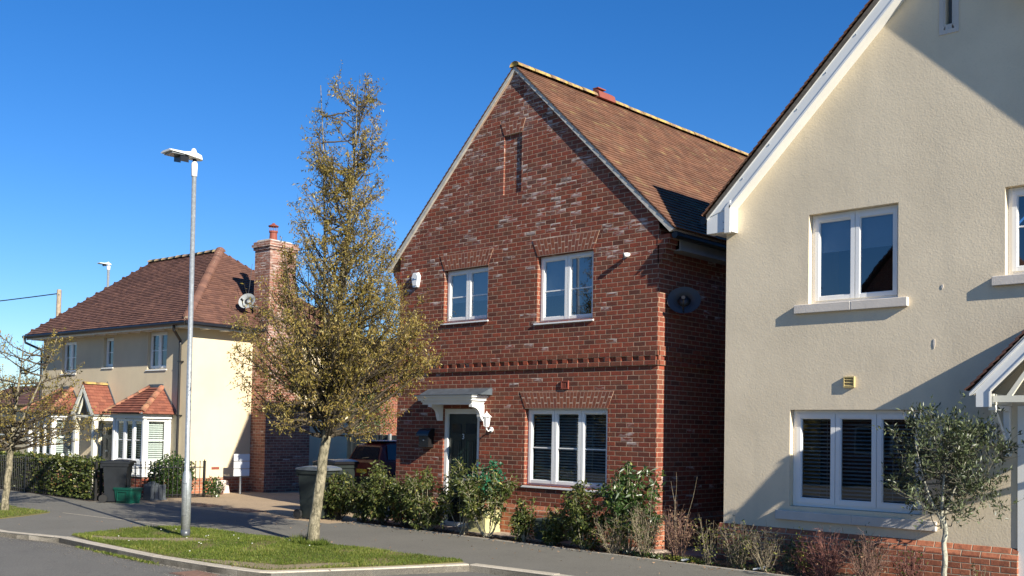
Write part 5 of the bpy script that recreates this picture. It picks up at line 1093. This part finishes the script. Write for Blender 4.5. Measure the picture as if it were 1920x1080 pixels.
tree("olive_tree", (-4.56, 12.12, 0), "small standard olive tree with grey-green leaves in front of the beige house", "tree", None, 2.2, .82, rad3,
     lambda z: (.0, .0), .034, 62, 17, 9, .060, .019, m_leafO, m_olbark, [(.02, .02, 1.95), (.22, .2, 1.7), (-.28, -.2, 1.75)], None, seed=22, low_frac=.5, hang=-.45, twig_r=.003, fork=.85, rmin=.4)

# ================================================================== SHRUBS
def shrub(name, base, h, r, label, cat, group, nst, nleaf, L, Wd, lmat, smat, droop=.5, spread=1.0, lowbare=.25, seed=0, stem_r=.010, twigs=5, shape=None, leafy=1.0, curv=.6):
    random.seed(seed + 77); R = np.random.default_rng(seed + 5); bx, by = base; t = thing(name, (bx, by, 0), label, cat, group)
    st = MB(); C = []; D = []; rn = []
    for i in range(nst):
        az = random.uniform(0, 6.283); rr = r * math.sqrt(random.random()) * spread; hh = h * random.uniform(.6, 1.0) * (1 - .25 * (rr / r) ** 2)
        a = np.array((bx + random.uniform(-.05, .05), by + random.uniform(-.04, .04), -.01)); e = np.array((bx + rr * math.cos(az), by + rr * math.sin(az) * .8, hh)); n = 7; pp = []
        for k in range(n + 1):
            f = k / n; p = a + (e - a) * np.array((f ** curv, f ** curv, f)); p = p + R.normal(size=3) * .012 * f; pp.append(p)
        st.tube([tuple(p) for p in pp], [stem_r * (1 - .8 * k / n) * random.uniform(.8, 1.2) for k in range(n + 1)], 5, cap=False); P_ = np.array(pp)
        for j in range(twigs):
            f = lowbare + (1 - lowbare) * random.random(); idx = f * n; i0 = min(int(idx), n - 1); o = P_[i0] + (P_[i0 + 1] - P_[i0]) * (idx - i0)
            dd = R.normal(size=3) * .7 + np.array((math.cos(az) * .4, math.sin(az) * .3, .5)); dd /= np.linalg.norm(dd); sl_ = random.uniform(.06, .22) * min(1.3, h); tip = o + dd * sl_
            tip[2] = max(tip[2], .03); st.tube([tuple(o), tuple((o + tip) / 2 + R.normal(size=3) * .01), tuple(tip)], [stem_r * .4, stem_r * .3, stem_r * .15], 3, cap=False)
            kk = int(R.poisson(nleaf / (nst * twigs)) * leafy)
            if kk:
                c = o + (tip - o) * (R.random(kk)[:, None] * 1.0) + R.normal(size=(kk, 3)) * .028; C.append(c); dv = R.normal(size=(kk, 3)) * .6 + dd * .5; dv[:, 2] -= droop; D.append(dv); rn.append(np.clip(R.normal(.42, .25, kk) + .15 * (f - .5), 0, 1))
    st.build("stems", smat, t)
    if C:
        C = np.concatenate(C); D = np.concatenate(D); rn = np.concatenate(rn); k = len(C); leaves("foliage", C, D, R.uniform(.6, 1.25, k) * L, R.uniform(.7, 1.3, k) * Wd, lmat, t, rnd=rn, curl=.3)
    return t
HG = "laurel shrubs planted along the slab path of the brick house"
for i, (u, v, h, r, ns, nl, lab) in enumerate([
    (-16.08, 12.1, 1.00, .34, 13, 900, "leafy laurel shrub at the left end of the row, beside the street tree trunk"),
    (-15.40, 12.1, .92, .30, 10, 620, "laurel shrub in front of the parked red car, second from the left of the row"),
    (-14.80, 12.12, 1.12, .33, 12, 850, "laurel shrub hiding the left corner of the brick house"),
    (-14.15, 12.1, 1.08, .30, 11, 720, "dense dark laurel shrub below the black letter box"),
    (-13.55, 12.1, 1.16, .34, 11, 760, "laurel shrub with pale splayed stems left of the dark green door"),
    (-12.65, 12.1, 1.20, .28, 8, 520, "open laurel shrub with bare curved stems before the cream square planter"),
    (-12.02, 12.08, 1.12, .32, 7, 520, "laurel shrub with tall pale bare stems right of the cream square planter"),
    (-11.22, 12.08, .74, .16, 5, 300, "short upright laurel shrub left of the green-grey trough planter"),
    (-10.62, 12.08, .70, .15, 5, 280, "short upright laurel shrub right of the green-grey trough planter"),
    (-9.95, 12.1, 1.10, .26, 9, 700, "laurel shrub covering the right end of the ground-floor window sill")]):
    shrub("laurel_shrub", (u, v), h * 1.04, r * 1.38, lab, "shrub", HG, int(ns * 1.6), int(nl * 4.2), .072, .030, m_leafP, m_pale if i >= 4 else m_twig, droop=.55, seed=i, lowbare=.22 if i < 4 else (.5 if i in (5, 6) else .15), twigs=11)
shrub("laurel_bush", (-9.25, 12.25), 1.36, .46, "big glossy laurel bush at the right corner of the brick house", "shrub", None, 18, 3400, .095, .034, m_leafL, m_pale, droop=.6, seed=31, lowbare=.35, twigs=9)
shrub("artificial_plant", (-12.55, 12.66), 1.30, .24, "bright emerald leafy plant standing behind the cream planter by the door", "plant", None, 9, 1100, .07, .045, m_leafG, m_pale, droop=.2, seed=32, lowbare=.6, twigs=8)
shrub("potted_plant", (-11.02, 12.6), .60, .26, "light green pointed-leaf plant growing in the trough planter", "plant", None, 14, 90, .13, .03, m_leafY, m_leafY, droop=-.6, seed=33, lowbare=.6, twigs=3)
TG = "bare twiggy shrubs in the bed below the beige house"
for i, (u, v, h, r, ns, nl, lm_, sm, lab, tw) in enumerate([
    (-9.35, 12.02, .72, .36, 34, 330, m_leafP, m_twg, "grey twiggy shrub with small sage leaves in front of the big laurel bush", 7),
    (-8.78, 12.05, .82, .34, 34, 260, m_leafP, m_twg, "straw-coloured twiggy shrub at the corner of the brick house", 7),
    (-8.28, 12.12, .88, .26, 26, 260, m_leafD, m_twp, "pinkish twiggy shrub with dry leaves and two long bare shoots before the dark passage", 6),
    (-7.72, 12.05, .80, .24, 10, 90, m_leafY, m_twg, "thin shrub with bright yellow-green leaves before the dark passage", 5),
    (-7.28, 12.1, .74, .32, 30, 300, m_leafP, m_twg, "olive-leaved twiggy shrub below the left corner of the beige house", 7),
    (-6.85, 12.05, .66, .28, 24, 60, m_leafY, m_twg, "pale bare twiggy shrub third from the passage", 7),
    (-6.42, 12.3, .66, .26, 14, 150, m_leafY, m_twr, "low shrub with light green leaf rosettes against the plinth", 6),
    (-5.98, 12.05, .68, .32, 36, 50, m_leafD, m_twr, "red-brown bare shrub under the left end of the window ledge", 8),
    (-5.62, 12.35, .70, .24, 16, 300, m_leafL, m_twr, "dark green leafy shrub tucked under the window ledge", 6),
    (-5.42, 11.98, .66, .34, 40, 40, m_leafD, m_twp, "dense pinkish-brown bare shrub under the window ledge", 8),
    (-4.98, 12.2, .58, .28, 30, 60, m_leafP, m_twr, "reddish bare shrub just left of the olive tree stem", 8),
    (-4.22, 12.3, .42, .14, 8, 40, m_leafP, m_twg, "tiny sparse shrub right of the olive tree stem", 5),
    (-6.75, 12.45, .52, .22, 16, 200, m_leafL, m_twg, "small dark leafy shrub close to the brick plinth", 5)]):
    shrub("twiggy_shrub", (u, v), h, r, lab, "shrub", TG, int(ns * 1.5), int(nl * 1.6), .045, .020, lm_, sm, droop=0, seed=50 + i, lowbare=.15, stem_r=.0055, twigs=tw, curv=.75)
random.seed(3)
for k, (u, v, h1, du) in enumerate(((-8.3, 12.1, 1.25, .0), (-8.2, 12.12, 1.2, .25), (-8.25, 12.1, 1.12, -.12), (-8.75, 12.05, 1.05, .1))):
    t = MB(); t.tube([(u + du * f ** 1.5 + .015 * math.sin(f * 9 + k), v, h1 * f) for f in np.linspace(0, 1, 9)], [.005 * (1 - .7 * f) for f in np.linspace(0, 1, 9)], 4)
    tag(t.build("dry_stem", m_twg), ["tall thin dry stem leaning right before the dark passage", "tallest curved dry stem before the dark passage", "straight dry stem at the left of the dark passage", "short dry stem by the corner of the brick house"][k], "stem", "dry stems")
for k, (u, v, n_) in enumerate(((-8.75, 11.98, 500), (-8.1, 11.99, 600), (-7.9, 12.0, 300), (-7.0, 11.98, 150))):
    t = thing("ground_cover_plant", (u, v, 0), ["low green ground cover at the path edge below the straw-coloured shrub", "low green ground cover at the path edge in front of the pinkish shrub", "low green ground cover at the path edge before the dark passage", "small tuft of ground cover at the path edge below the beige wall corner"][k], "plant", "low ground cover plants")
    R = np.random.default_rng(k); c = np.c_[u + R.normal(size=n_) * .16, v + abs(R.normal(size=n_)) * .07, R.random(n_) * .07]; D = R.normal(size=(n_, 3)); D[:, 2] = abs(D[:, 2]); leaves("foliage", c, D, .03, .018, m_leafY if k == 1 else m_leafL, t)
for k, (u, v, a) in enumerate(((-8.06, 12.0, .3), (-6.93, 11.99, .2), (-6.85, 12.02, 1.4))):
    m = MB(); ca, sa = math.cos(a), math.sin(a); m.tube([(u - .06 * ca, v, .03), (u + .06 * ca, v + .01, .05 + .03 * sa)], .014, 6)
    tag(m.build("plant_label", m_upvc), ["white plastic plant tag lying by the pinkish shrub", "white plastic plant tag lying flat under the olive-leaved shrub", "white plastic plant tag sticking up under the olive-leaved shrub"][k], "plant tag", "white plant tags in the bed")
# hedge and bush of the cream house
def block_bush(name, x0, x1, y0, y1, h, n, L, Wd, mat, label, cat, seed=0, round_=False):
    R = np.random.default_rng(seed); t = thing(name, ((x0 + x1) / 2, (y0 + y1) / 2, 0), label, cat); u = R.random((n, 3))
    k = n // 2; s_ = R.random(k); u[:k, 1] = np.where(s_ < .6, R.random(k) * .12, u[:k, 1]); u[:k, 2] = np.where(s_ >= .6, 1 - R.random(k) * .1, u[:k, 2])
    X = x0 + (x1 - x0) * u[:, 0]; Y = y0 + (y1 - y0) * u[:, 1]; top = h * (1 + .06 * np.sin(X * 5 + seed) + .05 * np.sin(X * 11.3)); Z = .05 + top * u[:, 2]
    if round_:
        c = R.normal(size=(n, 3)); c /= np.linalg.norm(c, axis=1, keepdims=True); rr = R.random(n) ** .25; lump = 1 + .13 * np.sin(c[:, 0] * 7 + seed) * np.cos(c[:, 2] * 6)
        X = (x0 + x1) / 2 + c[:, 0] * (x1 - x0) / 2 * rr * lump; Y = (y0 + y1) / 2 + c[:, 1] * (y1 - y0) / 2 * rr * lump; Z = h * .5 + c[:, 2] * h * .5 * rr * lump
    D = R.normal(size=(n, 3)); D[:, 1] -= .5; D[:, 2] -= .1; leaves("foliage", np.c_[X, Y, Z], D, R.uniform(.6, 1.3, n) * L, R.uniform(.7, 1.2, n) * Wd, mat, t, rnd=np.clip(R.normal(.42, .27, n), 0, 1))
    m = MB()
    for i in range(max(3, int((x1 - x0) * 3))):
        x = random.uniform(x0 + .1, x1 - .1); y = random.uniform(y0 + .1, y1 - .1); m.tube([(x, y, 0), (x + random.uniform(-.1, .1), y, h * .5), (x + random.uniform(-.2, .2), y, h * .9)], [.02, .014, .005], 5)
    m.build("stems", m_twig, t); return t
block_bush("hedge", -32.5, -23.0, 10.25, 10.85, .86, 15000, .085, .05, m_leafP, "clipped leafy hedge behind the black railings of the cream house", "hedge", 1)
block_bush("garden_bush", -23.95, -22.85, 11.9, 13.0, 1.02, 3400, .085, .045, m_leafL, "rounded green bush behind the lamp post, at the corner of the cream house", "bush", 2, True)
block_bush("garden_bush", -22.95, -22.60, 13.0, 13.5, .5, 420, .08, .04, m_leafL, "small leafy bush at the foot of the end railing post", "bush", 4, True)
shrub("garden_shrub", (-23.35, 11.3), .8, .35, "thin shrub with a few yellow and red leaves below the bay window", "shrub", None, 12, 120, .06, .03, m_leafY, m_twr, seed=71, lowbare=.3)
shrub("dead_shrub", (-23.6, 13.95), .45, .22, "dry brown twiggy shrub by the small white sign", "shrub", None, 18, 30, .04, .02, m_leafD, m_twr, seed=72, stem_r=.006)
m = MB(); m.prism([(13.98, 0), (14.42, 0), (14.36, .33), (14.02, .36)], 0, -24.06, -23.98); tag(m.build("stone_slab", m_stone), "pale stone slab leaning against the orange plinth", "slab")
# ================================================================== FAR BACKGROUND
def far_house(name, x0, x1, y0, y1, ze_, zr_, wm, rm, label, along='x'):
    t = thing(name, ((x0 + x1) / 2, (y0 + y1) / 2, 0), label, "house"); m = MB(); m.box(x0, x1, y0, y1, -.3, ze_)
    if along == 'x': m.prism([(y0, ze_), (y1, ze_), ((y0 + y1) / 2, zr_ - .1)], 0, x0, x1)
    else: m.prism([(x0, ze_), (x1, ze_), ((x0 + x1) / 2, zr_ - .1)], 1, y0, y1)
    m.build("wall", wm, t); m = MB(); o = .35
    if along == 'x':
        R = math.hypot((y1 - y0) / 2 + o, zr_ - ze_)
        tiles(m, (x0 - o, y0 - o, ze_ - .05), (1, 0, 0), (0, (y1 - y0) / 2 + o, zr_ - ze_), x1 - x0 + 2 * o, R, .3, .9, .03); tiles(m, (x0 - o, y1 + o, ze_ - .05), (1, 0, 0), (0, -(y1 - y0) / 2 - o, zr_ - ze_), x1 - x0 + 2 * o, R, .3, .9, .03)
    else:
        R = math.hypot((x1 - x0) / 2 + o, zr_ - ze_)
        tiles(m, (x0 - o, y0 - o, ze_ - .05), (0, 1, 0), ((x1 - x0) / 2 + o, 0, zr_ - ze_), y1 - y0 + 2 * o, R, .3, .9, .03); tiles(m, (x1 + o, y0 - o, ze_ - .05), (0, 1, 0), (-(x1 - x0) / 2 - o, 0, zr_ - ze_), y1 - y0 + 2 * o, R, .3, .9, .03)
    m.build("roof", rm, t); return t
def far_windows(t, specs, V, out):
    for (x, z, w0, h0) in specs:
        m = MB(); m.ring(x, x + w0, V - .04 * out, V + .04 * out, z, z + h0, .07) if out > 0 else m.ring(x, x + w0, V, V + .06, z, z + h0, .07); f = m.build("window", m_upvc, t); m = MB(); m.box(x + .06, x + w0 - .06, V + .01 if out < 0 else V - .02, V + .03 if out < 0 else V - .005, z + .06, z + h0 - .06); m.build("pane", m_carg, f)
t = far_house("distant_house", -74, -60, 24, 31, 2.7, 4.2, m_cream, m_tileH, "distant low house with a brown roof seen past the left end of the cream house"); far_windows(t, [(-71, .9, 1.5, 1.2), (-67, .9, 1.5, 1.2), (-63, .9, 1.5, 1.2)], 24, 1)
t = far_house("distant_house", -47, -37, 30, 37, 3.6, 6.3, m_brickp, m_tileH, "brick house with a brown roof glimpsed through the street tree between the two houses"); far_windows(t, [(-45, .9, 1.3, 1.2), (-41, .9, 1.3, 1.2), (-45, 2.4, 1.3, 1.0), (-41, 2.4, 1.3, 1.0)], 30, 1)
def blob_tree(x, y, h, r, seed, label, n=5000, mat=None):
    R = np.random.default_rng(seed); t = thing("background_tree", (x, y, 0), label, "tree", "background trees"); m = MB(); m.tube([(x, y, -.3), (x + .1, y, h * .4), (x, y + .1, h * .8)], [.02 * h, .014 * h, .004 * h], 8)
    for i in range(40):
        a = random.uniform(0, 6.28); z = h * random.uniform(.25, .7); q = r * random.uniform(.5, 1.0); m.tube([(x, y, z), (x + q * .5 * math.cos(a), y + q * .5 * math.sin(a), z + h * .1), (x + q * math.cos(a), y + q * math.sin(a), z + h * .22)], [.006 * h, .004 * h, .001 * h], 4)
    m.build("trunk", m_bark, t); k = 60; cc = R.normal(size=(k, 3)); cc /= np.linalg.norm(cc, axis=1, keepdims=True); cc *= (R.random((k, 1)) ** .4); cen = np.array((x, y, h * .62)) + cc * np.array((r, r, h * .36))
    idx = R.integers(0, k, n); C = cen[idx] + R.normal(size=(n, 3)) * r * .16; D = R.normal(size=(n, 3)); D[:, 2] -= .3; leaves("crown", C, D, R.uniform(.12, .24, n) * h / 7, R.uniform(.07, .12, n) * h / 7, mat or m_leafT, t)
blob_tree(-34, 26, 3.6, 2.0, 3, "dark green tree behind the board fence at the back of the driveway", 4000, m_leafL)
blob_tree(-78, 20, 7.5, 3.5, 4, "bare brownish tree in the distance beyond the left edge of the picture", 3000)
blob_tree(-70, 14, 5.0, 2.5, 6, "low brownish tree in the far distance behind the railings at the left", 3000)
blob_tree(-50, 12, 3.0, 2.2, 8, "dark shrubby tree just past the left end of the cream house", 3500, m_leafL)
# houses across the road (seen only as reflections in the windows)
t = far_house("opposite_house", -34, -24, -24, -16, 5.0, 9.2, m_brickp, m_tileB, "brick house with a brown roof across the road, mirrored in the windows", 'y'); far_windows(t, [(-32.5, 1, 1.6, 1.3), (-28, 1, 1.6, 1.3), (-32.5, 3.5, 1.4, 1.1), (-28, 3.5, 1.4, 1.1)], -16, -1)
t = far_house("opposite_house", -21.5, -12, -25, -17, 6.0, 11.6, m_brickp, m_tileH, "tall brick house with a dark roof across the road, mirrored in the windows", 'y'); far_windows(t, [(-20, 1, 1.6, 1.3), (-15, 1, 1.6, 1.3), (-20, 3.9, 1.4, 1.1), (-15, 3.9, 1.4, 1.1)], -17, -1)
t = far_house("opposite_house", -50, -39, -25, -17, 5.0, 8.4, m_cream, m_tileB, "long cream house across the road, farthest left, mirrored in the windows", 'x')
blob_tree(-21.5, -14, 8.0, 2.6, 12, "leafy tree across the road, mirrored in the upper windows", 5000); blob_tree(-37, -14.5, 6.0, 2.2, 13, "leafy tree across the road between two houses, mirrored in the windows", 4000)
for o in list(S.objects):
    if o.type == 'EMPTY' and o.get('label') == "": bpy.data.objects.remove(o)
for m in bpy.data.materials: m.use_backface_culling = False
print('objects', len(S.objects), 'faces', sum(len(o.data.polygons) for o in S.objects if o.type == 'MESH'))
